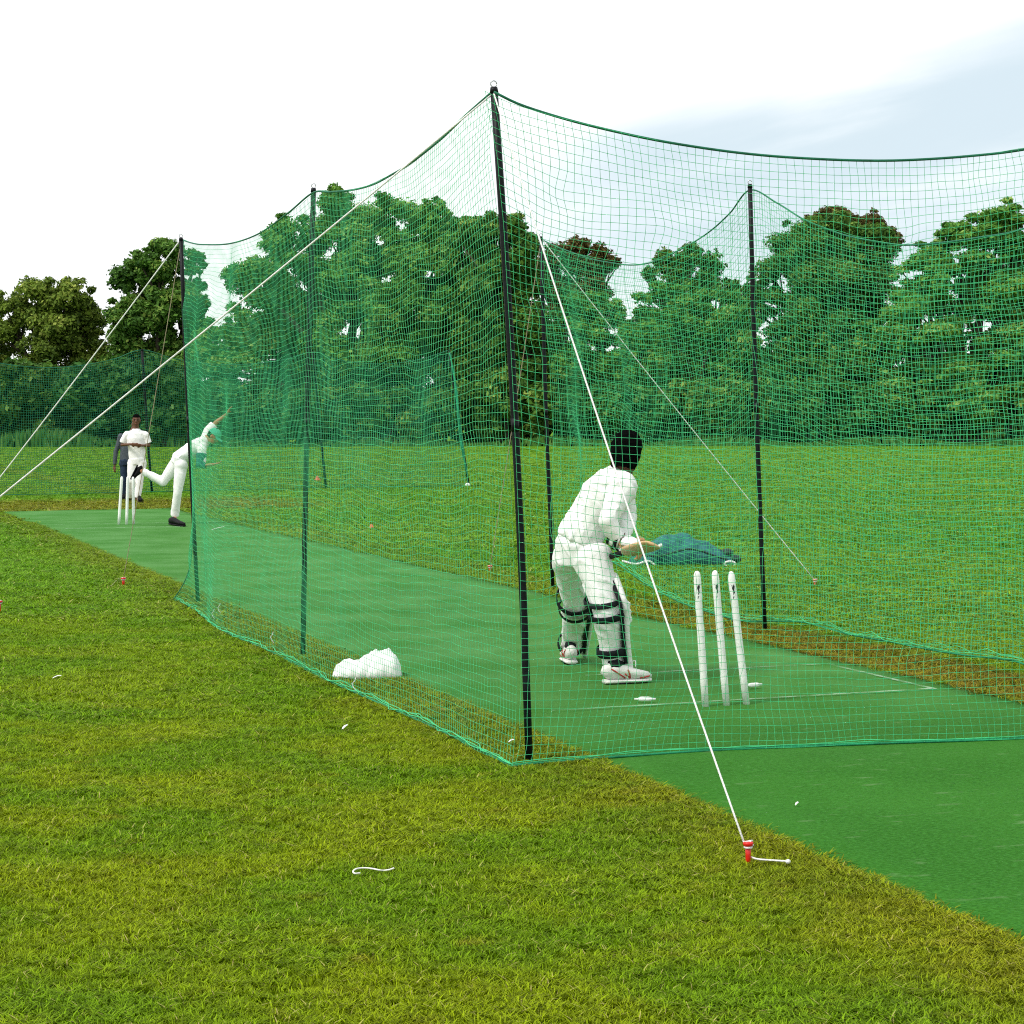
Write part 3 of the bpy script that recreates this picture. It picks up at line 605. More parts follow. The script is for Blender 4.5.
# keep the net in front of (outside) its poles
link('side_net', net_mesh('side_net', gL, M['twine'], .00108), netroot)
gF, tF, bF = net_grid(FT, FB, .039, out=(.28, -.96, 0), bulge=.02, seed=4, rows=79, wave=.012, stick=((0, foot1+np.array((-.018, 0, 0)), top1, .016, .07, 22),))
link('front_net', net_mesh('front_net', gF, M['twine'], .00118), netroot)
gR, tR, bR = net_grid(RT, RB, .039, out=NN, bulge=.05, seed=5, rows=78, wave=.018, accordion=(.0, .20, .11, 1.5))
link('side_net', net_mesh('side_net', gR, M['twine'], .00128), netroot)
for cv, r in ((tL, .0058), (tF, .0062), (tR, .0058)): rope('top_rope', cv, r, M['rope_green'], netroot)
def bunched(cv, m, seed, r=.006, n=3, sp=.012):
    g = np.random.default_rng(seed); rope('bottom_rope', cv, r, m, netroot)
    for k in range(n):
        q = cv.copy(); nn = len(q); q[:, 2] += .006+np.abs(np.interp(np.arange(nn), np.arange(0, nn+5, 5), np.abs(g.normal(0, sp, len(np.arange(0, nn+5, 5))))))
        d = np.interp(np.arange(nn), np.arange(0, nn+4, 4), g.normal(0, sp*1.3, len(np.arange(0, nn+4, 4)))); q[:, 0] += d*.8; q[:, 1] += d*.5; q[:, 2] = np.maximum(q[:, 2], .008)
        rope('bunched_cord', q, .0022, M['twine'], netroot, 5)
bunched(bL, M['rope_bottom'], 1); bunched(bF, M['rope_bottom'], 2, n=2, sp=.006); bunched(bR, M['rope_bottom'], 3, sp=.018)
rope('edge_cord', gL[0], .004, M['rope_green'], netroot)
rope('edge_cord', smooth_curve([RT[0], (RT[0]+RB[0])/2+np.array((-.02, 0, 0)), RB[0]], 40), .004, M['rope_green'], netroot)
# white lashings that tie the net foot
for px, py in ((213, 618), (219, 612), (272, 642), (354, 690)):
    c = G(px, py, .03); mb = MB(); q = [c+np.array((.012*math.sin(k*1.7), .01*math.cos(k*2.1), .018*k-.02)) for k in range(6)]
    mb.tube(q, .0028, 5).build('tie', M['rope_white'], netroot)
# ------------------------------------------------------------------ guy ropes and pegs
def guy(top, end, label, sag=.03, r=.0035, m='rope_white', group='guy ropes of the cage'):
    t = np.linspace(0, 1, 24); q = [top+(end-top)*k-np.array((0, 0, sag*4*k*(1-k))) for k in t]
    o = rope('guy_rope', q, r, M[m]); return tag(o, label, 'rope', group)
def peg(c, label, h=.075, r=.010, tilt=(.0, 0), m='red_plastic', group='pegs holding the guy ropes'):
    root = empty('ground_peg', c, label, 'peg', group); c = np.asarray(c, float); d = nrm((tilt[0], tilt[1], 1)); top = c+d*h
    MB().tube([c-d*.05, c+d*h*.5, top-d*.004], [r*.75, r*.95, r*1.1], 10).build('stake', M[m], root)
    MB().tube([top-d*.004, top+d*.002, top+d*.010, top+d*.013], [r*1.4, r*1.9, r*1.9, r*1.5], 14).build('head', M[m], root)
    mb = MB(); q = [top+d*(-.006-.002*math.sin(w*.7))+np.array((math.cos(w), math.sin(w), 0))*r*1.35 for w in np.linspace(0, 4*math.pi, 40)]
    mb.tube(q, .0028, 6); mb.tube([top+d*.014+np.array((-r*1.7, -.002, -.004)), top+d*.015+np.array((.004, -.006, 0)), top+d*.014+np.array((r*1.6, -.001, .002))], .003, 6)
    mb.tube([top+d*.015+np.array((.004, -.006, 0)), top+d*.006+np.array((r*1.9, -.008, -.006))], .003, 6)
    mb.build('cord_wrap', M['rope_white'], root); return top
pg = G(748, 866); tp = peg(pg, 'bright red peg in the foreground grass at the edge of the mat', .072, .0095)
guy(top1-np.array((0, .02, .02)), tp+np.array((-.012, -.002, .003)), 'white guy rope from the tall corner pole down to the foreground red peg', .05, .0037)
e = smooth_curve([G(751, 857, .03), G(757, 859, .026), G(768, 860, .028), G(783, 861, .03), G(788, 861.5, .034)], 16)
tail = rope('loose_rope_end', e, .0032, M['rope_white']); MB().ell(tuple(e[-1]), (.009, .008, .008)).build('knot', M['rope_white'], tail)
tag(tail, 'short loose white rope end with a knot beside the foreground red peg', 'rope')
pL = np.array((-3.75, 9.15, 0)); guy(top1-np.array((.01, .0, .02)), P(-312*1.0+0, 758, 9.0)+np.array((0, .0, .06)), 'long white guy rope sloping left across the picture from the tall corner pole', .02, .0040)
peg(P(-312, 758, 9.0)*np.array((1, 1, 0)), 'red peg outside the frame on the left holding the long rope', .07)
e3 = P(-92, 609, 16.9); e3[2] = .06; guy(top3, e3, 'white guy rope sloping left from the end pole beside the bowler', .03, .0052)
peg(e3*np.array((1, 1, 0)), 'red peg just outside the frame at the far left', .07)
p4 = G(123.5, 586); t4 = peg(p4, 'small red peg with white cord in the grass left of the left net', .065, .013); guy(top3-np.array((0, 0, .02)), t4, 'thin pale guy rope from the end pole down in front of the far stumps', .03, .0030, 'rope_pink')
g_far = p4; tg = rope('loose_rope_end', smooth_curve([G(121, 577, .01), G(116, 581, .012), G(110, 587, .01)], 8), .0035, M['rope_pink']); tag(tg, 'pinkish loose rope end lying left of the small red peg', 'rope')
peg(G(-1, 613), 'red peg cut off by the left edge of the photo', .085, .016)
p5 = G(815, 586); t5 = peg(p5, 'small dull peg in the field right of the slim rear pole', .05, .012, m='orange_plastic'); guy(topr3, t5, 'thin white guy rope running down to the right behind the batsman', .02, .0045)
p6 = G(490, 572); t6 = peg(p6, 'small dull peg in the field left of the tall corner pole\'s foot', .055, .013, m='orange_plastic'); guy(topr3-np.array((0, 0, .02)), t6, 'faint pinkish guy rope leading away left from the pole beside the batsman', .03, .0038, 'rope_pink')
# ------------------------------------------------------------------ distant second net
def far_net():
    Y = [40.4, 42.6, 45.9, 46.6]
    feet = [G(-22, 497), G(152, 493), G(326, 488.5), G(469, 487)]
    tops = [P(-30, 356, feet[0][1]), P(142, 350, feet[1][1]), P(313, 352, feet[2][1]), P(449, 350, feet[3][1])]
    lab = ['distant pole outside the left edge', 'thin distant pole rising behind the standing man', 'thin distant pole seen through the left net beside its middle pole', 'leaning distant pole at the right end of the far net']
    for f, t, l in zip(feet, tops, lab): pole(f, t, l, .028, 'poles of the distant net', False)
    root = empty('practice_net', (feet[1]+feet[2])/2, 'distant dark green net in front of the hedge behind the bowler', 'net')
    T = []; Bt = []
    for i in range(3):
        for k in np.linspace(0, 1, 7)[:(7 if i == 2 else 6)]:
            T.append(tops[i]+(tops[i+1]-tops[i])*k-np.array((0, 0, .30*4*k*(1-k)))); Bt.append(feet[i]+(feet[i+1]-feet[i])*k+np.array((0, -.05+.1*math.sin(k*9), .03)))
    g, t, b = net_grid(T, Bt, .05, out=(0, -1, 0), bulge=.05, seed=9, rows=56, wave=.04)
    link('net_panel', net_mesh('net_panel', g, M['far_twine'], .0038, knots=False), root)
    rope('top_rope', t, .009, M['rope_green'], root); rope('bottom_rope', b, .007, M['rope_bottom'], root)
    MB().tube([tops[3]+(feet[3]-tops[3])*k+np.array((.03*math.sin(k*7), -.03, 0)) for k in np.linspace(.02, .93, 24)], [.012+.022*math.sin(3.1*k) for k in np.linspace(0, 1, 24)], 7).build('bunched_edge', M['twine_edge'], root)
    mb = MB(); mb.ell(feet[3]+np.array((-.03, -.1, .05)), (.06, .05, .05)); mb.build('white_tie', M['rope_white'], root)
far_net()
# ------------------------------------------------------------------ wickets
def stump(base, top, label, group, r=.0195, mark=True):
    root = empty('stump', base, label, 'stump', group); d = nrm(top-base); n = 9
    q = [base-d*.03]+[base+(top-base)*k for k in (.2, .4, .6, .8, .93, .975, .993, 1)]
    MB().tube(q, [r*.92, r, r, r, r, r, r*.9, r*.62, r*.3], 18).build('shaft', M['stump_white'], root)
    if mark:
        c = base+(top-base)*.865; v = nrm(-c+np.array((0, 0, H))); v = v-np.dot(v, d)*d; v = nrm(v); w = np.cross(d, v); mb = MB()
        # small dark leaping-figure like mark wrapped on the shaft
        def pt(a, z): ang = a/r; return c+d*z+(v*math.cos(ang)+w*math.sin(ang))*(r+.0009)
        for poly in ([(-.010, .030), (.004, .022), (.008, .030), (.011, .014), (.006, .000), (.008, -.016), (-.001, -.030), (.002, -.010), (-.004, .006), (-.003, .016)],
                     [(-.002, -.036), (.003, -.034), (-.001, -.046), (-.005, -.048)]):
            V = [pt(a, z) for a, z in poly]; m_ = np.mean(V, 0); n_ = len(V); V.append(m_+v*.0008)
            mb.add(V, [(i, (i+1) % n_, n_) for i in range(n_)])
        mb.build('emblem', M['mark_dark'], root, smooth=False)
Ds = 10.72
for (bx, by, tx, ty, l) in ((705.3, 705, 696.8, 571, 'near white stump leaning left, nearest to the batsman'), (726.3, 704, 714.8, 570.5, 'near white stump in the middle of the three'), (746.3, 703, 730.8, 571.5, 'near white stump furthest right, in front of the slim pole')):
    b = G(bx, by, .02); stump(b, P(tx, ty, b[1]-.02), l, 'stumps of the near wicket')
for (bx, by, tx, ty, l) in ((118.8, 524, 121.8, 476.5, 'far white stump on the left of the bowler\'s wicket'), (126.6, 524, 127.8, 476.5, 'far white stump in the middle of the bowler\'s wicket'), (133.6, 523.7, 133.0, 476.8, 'far white stump on the right of the bowler\'s wicket')):
    b = G(bx, by, .02); stump(b, P(tx, ty, b[1]-.02), l, 'stumps of the far wicket', .021, False)
def bail(px, py, ang, label):
    c = G(px, py, .034); d = np.array((math.cos(ang), math.sin(ang), 0))
    q = [c+d*x for x in (-.057, -.036, -.032, -.015, .0, .015, .032, .036, .057)]
    o = MB().tube(q, [.006, .0065, .011, .013, .0125, .013, .011, .0065, .006], 12).build('bail', M['stump_white']); tag(o, label, 'bail', 'fallen bails')
bail(645, 699, -.05, 'white bail lying on the mat in front of the batsman\'s shoe'); bail(753.5, 685, .5, 'white bail lying just right of the near stumps')
# ------------------------------------------------------------------ small things
def blob(name, c, prof, m, label, cat, yr, seed, amp, fs, parent=None):
    """soft heap: prof = list of (x, height) across, yr half depth"""
    g = 46; xs = np.linspace(prof[0][0], prof[-1][0], g); hs = np.interp(xs, [p[0] for p in prof], [p[1] for p in prof]); nk = 26; V = []; Fc = []
    for i, (x, h) in enumerate(zip(xs, hs)):
        for k in range(nk):
            a = 2*math.pi*k/nk; yy = math.cos(a)*yr*(.25+.75*min(1, h/max(p[1] for p in prof)*1.4)); zz = max(0, math.sin(a))**.8*h
            p = np.array((x, yy, zz)); q = Vector((x*fs+seed, yy*fs, zz*fs)); d = mnoise.noise(q)+.7*(.5-abs(mnoise.noise(q*2.3)))+.35*mnoise.noise(q*5)
            p += nrm((0, math.cos(a), math.sin(a)+.3))*d*amp*min(1, zz/.05+.2); p[2] = max(p[2], .0); V.append(c+p)
    for i in range(g-1):
        for k in range(nk): Fc.append((i*nk+k, i*nk+(k+1) % nk, (i+1)*nk+(k+1) % nk, (i+1)*nk+k))
    Fc += [tuple(range(nk)), tuple((g-1)*nk+k for k in range(nk))[::-1]]
    o = MB().add(V, Fc).build(name, m, parent)
    if label: tag(o, label, cat)
    return o
c = G(366, 677, .005); blob('crumpled_jumper', c, [(-.20, .02), (-.185, .055), (-.13, .075), (-.06, .095), (0, .125), (.06, .15), (.13, .15), (.175, .12), (.20, .07), (.21, .01)], M['white_cloth'], 'crumpled white jumper heaped on the ground inside the left net', 'clothing', .12, 3.1, .036, 8)
def kit_bag():
    c = G(684, 566, .0); c[1] += .15
    root = empty('kit_bag', c, 'blue-green kit bag slumped on the grass beyond the far side net', 'bag')
    k = c[1]/F
    pr = [(-56, 3), (-50, 10), (-40, 15), (-30, 24), (-22, 30), (0, 31), (14, 26), (26, 22), (36, 15), (46, 9), (52, 4)]
    blob('body', c, [(a*k, b*k) for a, b in pr], M['bag'], None, None, .22, 8.3, .035, 7, root)
    def cv(pts, r, m, nm): MB().tube(smooth_curve([P(x, y, c[1]-dy) for x, y, dy in pts], 20), r, 8).build(nm, M[m], root)
    cv([(651, 551, .25), (656, 548, .26), (662, 545, .25)], .022, 'rope_white', 'strap_patch')
    cv([(622, 561, .30), (636, 564, .32), (648, 561, .30), (655, 565, .3)], .012, 'rope_white', 'strap')
    q = [(730+5.5*math.cos(w), 564+2.6*math.sin(w), .27) for w in np.linspace(0, 2*math.pi, 14)]; cv(q, .011, 'rope_white', 'white_handle')
    MB().ell(P(733, 559, c[1]), (.09, .09, .05)).ell(P(727, 553, c[1]), (.07, .08, .05)).build('end_pocket', M['bag_dark'], root)
    cv([(640, 555, .26), (660, 556, .30), (690, 549, .30), (715, 556, .27), (728, 560, .25)], .011, 'bag_dark', 'zip')
kit_bag()
e = [G(x, y, z) for x, y, z in ((360, 873, .022), (355, 873.5, .024), (353, 871.5, .026), (356, 869, .028), (363, 868, .026), (371, 868.5, .024), (379, 870, .024), (384, 870.5, .018), (390, 869.5, .024), (394, 868, .03))]
tag(rope('string_loop', smooth_curve(e, 50), .0028, M['string']), 'short looped piece of white string lying on the foreground grass', 'string')
def cone(px, py, w, label):
    c = G(px, py); r = w/2*c[1]/F; root = empty('marker_cone', c, label, 'marker', 'orange markers in the field')
    MB().tube([c+(0, 0, .005), c+(0, 0, .02), c+(0, 0, r*.9), c+(0, 0, r*1.5)], [r, r*.95, r*.5, r*.22], 14).build('cone', M['orange_plastic'], root)
    MB().tube([c+(0, 0, 0), c+(0, 0, .008)], [r*1.2, r*1.15], 14).build('rim', M['orange_plastic'], root)
cone(317.5, 481, 7, 'orange marker beside the thin distant pole, seen through the left net'); cone(371.5, 528.5, 6, 'orange marker on the grass just beyond the mat, right of the middle pole')
def flat_scrap(name, px, py, L_, w, ang, m, label, cat, z=.028):
    c = G(px, py, z); d = np.array((math.cos(ang), math.sin(ang), .25)); p = np.array((-math.sin(ang), math.cos(ang), 0)); V = []; n = 9
    for i in range(n):
        t = i/(n-1); ww = w*math.sin(math.pi*(.08+.87*t))**.7; q = c+d*L_*(t-.5)+np.array((0, 0, .006*math.sin(t*3))); V += [q-p*ww, q+np.array((0, 0, .003)), q+p*ww]
    Fc = [(i*3+k, i*3+k+1, i*3+k+4, i*3+k+3) for i in range(n-1) for k in (0, 1)]; V2 = [np.array(v)-(0, 0, .0015) for v in V]; n3 = len(V)
    Fc += [tuple(j+n3 for j in f)[::-1] for f in Fc]; tag(MB().add(V+V2, Fc).build(name, m), label, cat)
flat_scrap('feather', 345, 727, .05, .007, 1.1, M['feather'], 'small white feather on the grass below the white jumper', 'feather')
flat_scrap('feather', 57, 677, .05, .008, .2, M['feather'], 'tiny white feather on the grass near the left edge', 'feather')
flat_scrap('feather', 511.5, 741, .03, .010, .3, M['feather'], 'white scrap beside the foot of the tall corner pole', 'scrap', .03)
flat_scrap('feather', 217, 528.5, .20, .03, .1, M['feather'], 'white scrap at the far edge of the mat, right of the bowler', 'scrap', .03)
flat_scrap('dead_leaf', 797, 804, .022, .005, .8, M['feather'], 'pale leaf lying on the bare mat right of the guy rope', 'leaf', .022)
# ------------------------------------------------------------------ people
def hand(mb, wrist, d, nrmal, curl=.8, s=1.0, thumb=1, spread=.1):
    """palm, four unequal bent fingers and a thumb from the side of the palm"""
    d = nrm(d); n = nrm(nrmal-np.dot(nrmal, d)*d); a = np.cross(d, n)
    mb.ell(wrist+d*.048*s, (.041*s, .015*s, .052*s), (a, n, d), 12, 8)
    for k, (o, L_) in enumerate(((-.028, .060), (-.009, .073), (.010, .070), (.029, .056))):
        p = wrist+d*.085*s+a*o*s; pts = [wrist+d*.05*s+a*o*.8*s, p]; ang = 0; q = p
        for j, f in enumerate((.45, .32, .25)):
            ang += curl*(.6 if j == 0 else .9); q = q+(d*math.cos(ang)+n*math.sin(ang)+a*spread*o*10)*L_*f*s*1.0; pts.append(q)
        mb.tube(pts, [.0095*s, .0092*s, .0085*s, .0078*s, .006*s], 8)
    p = wrist+d*.025*s+a*thumb*-.032*s; q = p+(d*.7+n*.35+a*thumb*-.6)*.036*s; r_ = q+(d*.8+n*.55+a*thumb*-.1)*.034*s; mb.tube([p, q, r_], [.0125*s, .0105*s, .008*s], 8)
def head(mb, root, c, fwd, up, s=1.0, hair='short', skin='skin', nk=None):
    f = nrm(fwd); u = nrm(up-np.dot(up, f)*f); a = np.cross(f, u)
    mb.ell(c+u*.02*s, (.074*s, .094*s, .100*s), (a, f, u)); mb.ell(c+f*.022*s-u*.045*s, (.056*s, .066*s, .066*s), (a, f, u)); mb.ell(c+f*.045*s-u*.088*s, (.028*s, .030*s, .022*s), (a, f, u))
    mb.tube([c+f*.088*s+u*.020*s, c+f*.108*s-u*.014*s, c+f*.094*s-u*.026*s], [.008*s, .0145*s, .011*s], 8)
    for g in (-1, 1): mb.ell(c+a*g*.076*s-f*.004*s-u*.004*s, (.010*s, .020*s, .031*s), (a, f, u), 8, 6)
    for g in (-1, 1):
        e = MB(); e.ell(c+a*g*.031*s+f*.088*s+u*.018*s, (.013*s, .007*s, .0075*s), (a, f, u), 10, 6)
        e.build('eye', M['eye'], root); e = MB(); e.tube([c+a*g*.016*s+f*.094*s+u*.036*s, c+a*g*.034*s+f*.090*s+u*.041*s, c+a*g*.050*s+f*.077*s+u*.036*s], .0045*s, 6); e.build('eyebrow', M['hair'], root)
    MB().tube([c-a*.024*s+f*.078*s-u*.054*s, c+f*.091*s-u*.052*s, c+a*.024*s+f*.078*s-u*.054*s], [.003*s, .007*s, .003*s], 8).build('mouth', M['lip'], root)
    if hair:
        big = 1.13 if hair == 'bushy' else 1.03; m = MB(); m.ell(c+u*(.012 if hair == 'bushy' else .024)*s-f*.008*s, (.078*s*big, .097*s*big, (.112 if hair == 'bushy' else .106)*s*big), (a, f, u), 44, 32)
        V = []; keep = []
        for v in m.V:
            q = np.array(v)-c; x, y, z = np.dot(q, a)/s, np.dot(q, f)/s, np.dot(q, u)/s
            nz = mnoise.noise(Vector(q*45/s)); nz2 = mnoise.noise(Vector(q*95/s)); amp = .010 if hair == 'bushy' else .004
            V.append(np.array(v)+nrm(q)*(nz+.7*nz2)*amp*s); lim = .058 if hair != 'bushy' else .045
            keep.append(not ((y > -.005 and z < lim-max(0, .02-abs(x))*0) or (y <= -.005 and z < (-.078 if hair == 'bushy' else -.052))))
        Fc = [fc for fc in m.F if all(keep[i] for i in fc)]; us = sorted({i for fc in Fc for i in fc}); mp = {o: i for i, o in enumerate(us)}
        o = MB(); o.add([V[i] for i in us], [tuple(mp[i] for i in fc) for fc in Fc]); o.build('hair', M['hair'], root)
def cap(root, c, fwd, up, s=1.0, m='teal_cap'):
    f = nrm(fwd); u = nrm(up-np.dot(up, f)*f); a = np.cross(f, u); mb = MB(); mb.ell(c+u*.030*s-f*.004*s, (.083*s, .104*s, .100*s), (a, f, u), 28, 20)
    V = mb.V; keep = [np.dot(np.array(v)-c, u) > .026*s for v in V]; Fc = [x for x in mb.F if all(keep[i] for i in x)]; us = sorted({i for x in Fc for i in x}); mp = {o: i for i, o in enumerate(us)}
    k = empty_child('cap', c+u*.03*s, root); MB().add([V[i] for i in us], [tuple(mp[i] for i in x) for x in Fc]).build('crown_panel', M[m], k)
    pk = MB(); V = []; n = 12
    for j, rr in enumerate((.098, .135, .165)):
        for i in range(n): w = (i/(n-1)-.5)*2.1; V.append(c+u*(.034-.012*j+.006*math.cos(w*2))*s+(f*math.cos(w)*rr*(1 if j == 0 else .93+.07*math.cos(w*1.5))+a*math.sin(w)*(.088 if j else .086))*s)
    Fc = [(j*n+i, j*n+i+1, (j+1)*n+i+1, (j+1)*n+i) for j in range(2) for i in range(n-1)]; L_ = len(V); V += [v-u*.004*s for v in V]; Fc += [tuple(q+L_ for q in x)[::-1] for x in Fc]
    pk.add(V, Fc).build('peak', M[m], k)
def empty_child(name, loc, root):
    o = bpy.data.objects.new(name, None); C.objects.link(o); o.parent = root; off = Vector((0, 0, 0)); p = root
    while p is not None: off += p.location; p = p.parent
    o.location = Vector(loc)-off; return o
def shoe(root, heel, toe, m, up=(0, 0, 1), s=1.0, stripe=None, name='shoe', sole='shoe_white'):
    heel = np.asarray(heel, float); toe = np.asarray(toe, float); f = nrm(toe-heel); L_ = np.linalg.norm(toe-heel); u = nrm(np.asarray(up, float)-np.dot(up, f)*f); a = np.cross(f, u)
    k = empty_child(name, heel, root); mb = MB(); pr = ((.02, .024, .045), (.07, .034, .070), (.18, .037, .082), (.34, .038, .080), (.47, .041, .066), (.62, .046, .050), (.80, .046, .040), (.93, .034, .032), (1, .018, .020))
    q = [heel+f*L_*t+u*(h*s*.62+.018*s) for t, w, h in pr]; mb.tube(q, [(w*s, h*s*.62) for t, w, h in pr], 18, side=a); mb.build('upper', M[m], k)
    mb = MB(); q = [heel+f*L_*t+u*.012*s for t, w, h in pr]; mb.tube(q, [((w+.004)*s, .013*s) for t, w, h in pr], 18, side=a); mb.build('sole', M[sole], k)
    if stripe:
        MB().tube([heel+f*L_*.13+u*.096*s, heel+f*L_*.28+u*.104*s, heel+f*L_*.42+u*.094*s], [.030*s, .036*s, .022*s], 12, side=a).build('collar', M['black_strap'], k)
        MB().tube([heel+f*L_*.30+u*.002*s, heel+f*L_*.52+u*.002*s], [(.043*s, .010*s)]*2, 12, side=a).build('arch', M['black_strap'], k)
        for i in range(5):
            t = .42+.07*i; hh = np.interp(t, [p[0] for p in pr], [p[2] for p in pr])*1.24*s+.016*s
            MB().tube([heel+f*L_*(t-.01)+u*(hh-.012*s)-a*.024*s, heel+f*L_*t+u*(hh+.002*s), heel+f*L_*(t+.01)+u*(hh-.012*s)+a*.024*s], .0035*s, 6).build('lace', M['rope_white'], k)
        q = heel+f*L_*.44+u*.095*s
        for g in (-1, 1): MB().tube(smooth_curve([q, q+f*.03*s+a*g*.02*s+u*.018*s, q+f*.055*s+a*g*.03*s+u*.03*s, q+f*.05*s+a*g*.045*s-u*.004*s], 12), .003*s, 6).build('lace_bow', M['rope_white'], k)
        for g in (-1, 1):
            for t0, h0, t1, h1 in ((.12, .085, .42, .030), (.46, .078, .52, .030), (.40, .055, .52, .028), (.72, .028, .93, .036)):
                def sp(t, h):
                    w = np.interp(t, [p[0] for p in pr], [p[1] for p in pr]); hh = np.interp(t, [p[0] for p in pr], [p[2] for p in pr]); zc = hh*.62+.018; zz = np.clip((h-zc)/(hh*.62), -.97, .97); return heel+f*L_*t+u*h*s+a*g*(w*math.sqrt(1-zz*zz)+.001)*s
                MB().tube([sp(t0+(t1-t0)*i/5, h0+(h1-h0)*i/5) for i in range(6)], .004*s, 6).build('stripe', M[stripe], k)
    return k
def person(label, J, s, voxel, fwd, headup, hair='short', skin='skin', shirt='white_cloth', trouser='white_cloth', shoes='dark_shoe', sleeve='long', group=None, grip=None, capm=None, across=(1, 0, 0), legs_w=1.0, handn=None, sleeve_m=None, stripe=None, curl=.8, belly=1.0, fold=.012, sole='dark_shoe', shirt_over=True):
    A = {k: np.asarray(v, float) for k, v in J.items()}; ac = nrm(across)
    base = np.array(((A['aL'][0]+A['aR'][0])/2, (A['aL'][1]+A['aR'][1])/2, 0)); root = empty('person', base, label, 'person', group)
    pel, ch, nb, hd = A['pelvis'], A['chest'], A['neck'], A['head']; wst = pel*.55+ch*.45
    b = MB(); b.tube([pel, wst, ch, ch*.45+nb*.55, nb], [(.14*s, .10*s), (.125*s, .09*s), (.15*s, .10*s), (.13*s, .085*s), (.06*s, .06*s)], 16, side=ac)
    b.tube([nb-(hd-nb)*.2, nb, nb+(hd-nb)*.75], [.062*s, .052*s, .050*s], 14)
    head(b, root, hd, fwd, headup, s, hair, skin)
    for q in 'LR':
        b.limb([A['s'+q], A['e'+q], A['w'+q]], [.044*s, .036*s, .025*s]); b.limb([ch*.3+nb*.7, A['s'+q]], [.05*s, .045*s])
        f = A['e'+q]; w = A['w'+q]; hd_ = A.get('h'+q, w+nrm(w-f)*.1)-w; hn = handn[q] if handn else (0, 0, -1)
        hand(b, w, hd_, np.asarray(hn, float), curl if not isinstance(curl, dict) else curl[q], s*1.0, 1 if q == 'L' else -1)
        b.limb([A['p'+q], A['k'+q], A['a'+q]], [.078*s, .05*s, .036*s])
        an = A['a'+q]; t = (A['heel'+q]*.55+A['toe'+q]*.45)+(an-A['heel'+q])*.3; b.tube([an, an*.5+t*.5, t], [.030*s, .026*s, .018*s], 10)
    b.remesh('body', M[skin], root, voxel, it=2)
    # shirt
    sh = MB(); hem = pel*(1.0 if shirt_over else .8)+ch*(0 if shirt_over else .2)
    sh.tube([hem, pel*.75+ch*.25, wst, ch, ch*.5+nb*.5, ch*.15+nb*.85, nb], [(.160*s, .116*s*belly), (.164*s, .120*s*belly), (.160*s, .120*s*belly), (.182*s, .126*s), (.150*s, .105*s), (.088*s, .074*s), (.062*s, .060*s)], 18, side=ac)
    for q in 'LR':
        S0, E, Wr = A['s'+q], A['e'+q], A['w'+q]; sh.limb([ch*.45+nb*.55, S0], [.066*s, .062*s])
        if sleeve == 'long': sh.limb([S0, S0*.5+E*.5, E], [.070*s, .062*s, .054*s]); sh.tube([E, E*.5+Wr*.5, E*.1+Wr*.9], [.054*s, .050*s, .042*s], 12)
        else: sh.tube([S0, S0*.5+E*.5, S0*.2+E*.8], [.070*s, .070*s, .074*s], 12); 
    sh.remesh('shirt', M[shirt], root, voxel, fold*s, 8/s, 2)
    if sleeve_m:
        q = sleeve_m[0]; S0, E = A['s'+q], A['e'+q]; MB().tube([S0*.75+E*.25, E, E*.6+A['w'+q]*.4], [.082*s, .072*s, .05*s], 14).remesh('dark_sleeve', M[sleeve_m[1]], root, voxel, .01)
    tr = MB(); tr.tube([pel+(wst-pel)*.25, pel, (A['pL']+A['pR'])/2-(wst-pel)*.15], [(.150*s, .112*s), (.165*s, .125*s), (.150*s, .115*s)], 16, side=ac)
    for q in 'LR':
        h_, k_, a_ = A['p'+q], A['k'+q], A['a'+q]; d = nrm(k_-h_)
        tr.limb([h_, h_*.5+k_*.5, k_], [.104*s*legs_w, .094*s*legs_w, .076*s*legs_w]); tr.ell(h_, (.105*s, .105*s, .105*s)); tr.tube([k_, k_*.5+a_*.5, a_*.93+k_*.07], [.076*s*legs_w, .072*s*legs_w, .066*s*legs_w], 14); tr.ell(k_, (.074*s*legs_w,)*3)
    tr.remesh('trousers', M[trouser], root, voxel, fold*s, 7/s, 2)
    for q in 'LR':
        an, t = A['a'+q], A['t'+q]; up = nrm(A['k'+q]-an); f = t-an; f = nrm(f-np.dot(f, up)*up*.0); foot = t-an; up2 = nrm(up-np.dot(up, nrm(foot))*nrm(foot))
        heel = an-nrm(foot)*.055*s-up2*.075*s; toe = heel+nrm(foot)*.285*s
        if 'heel'+q in A: heel, toe = A['heel'+q], A['toe'+q]; up2 = np.array((0, 0, 1.0)) if A.get('flat'+q) is None else up2
        shoe(root, heel, toe, shoes, up2, s, stripe, sole=sole)
    return root, A
# --- batsman, seen from behind, bending over his bat
D = 11.5
def B_(x, y, dy=0): return P(x, y, D+dy)
hl = G(603, 684, .018); tl_ = G(650.5, 682, .018); h2 = G(572, 664.5, .018); t2 = G(570, 657, .018)
Jb = dict(pelvis=B_(579, 541, .10), chest=B_(603, 494.5, .08), neck=B_(623, 470.5, .06), head=B_(626.5, 454.5, .03),
          sR=B_(622, 489, -.10), eR=B_(607, 521, -.22), wR=B_(618, 541, -.20), hR=B_(632, 546, -.22),
          sL=B_(622, 486, .24), eL=B_(628, 516, .28), wL=B_(622, 545, -.02), hL=B_(636, 548, -.10),
          pR=B_(592, 559, .0), kR=B_(607, 612, -.12), aR=B_(614, 668, -.03), tR=B_(640, 679, -.05),
          pL=B_(570, 557, .24), kL=B_(576, 606, .55), aL=P(571, 650, 12.6), tL=P(571, 660, 13.1))
Jb['heelR'] = hl; Jb['toeR'] = tl_+np.array((0, .03, 0)); Jb['heelL'] = h2; Jb['toeL'] = h2+np.array((-.03, .27, 0))
J2 = {k: v for k, v in Jb.items()}
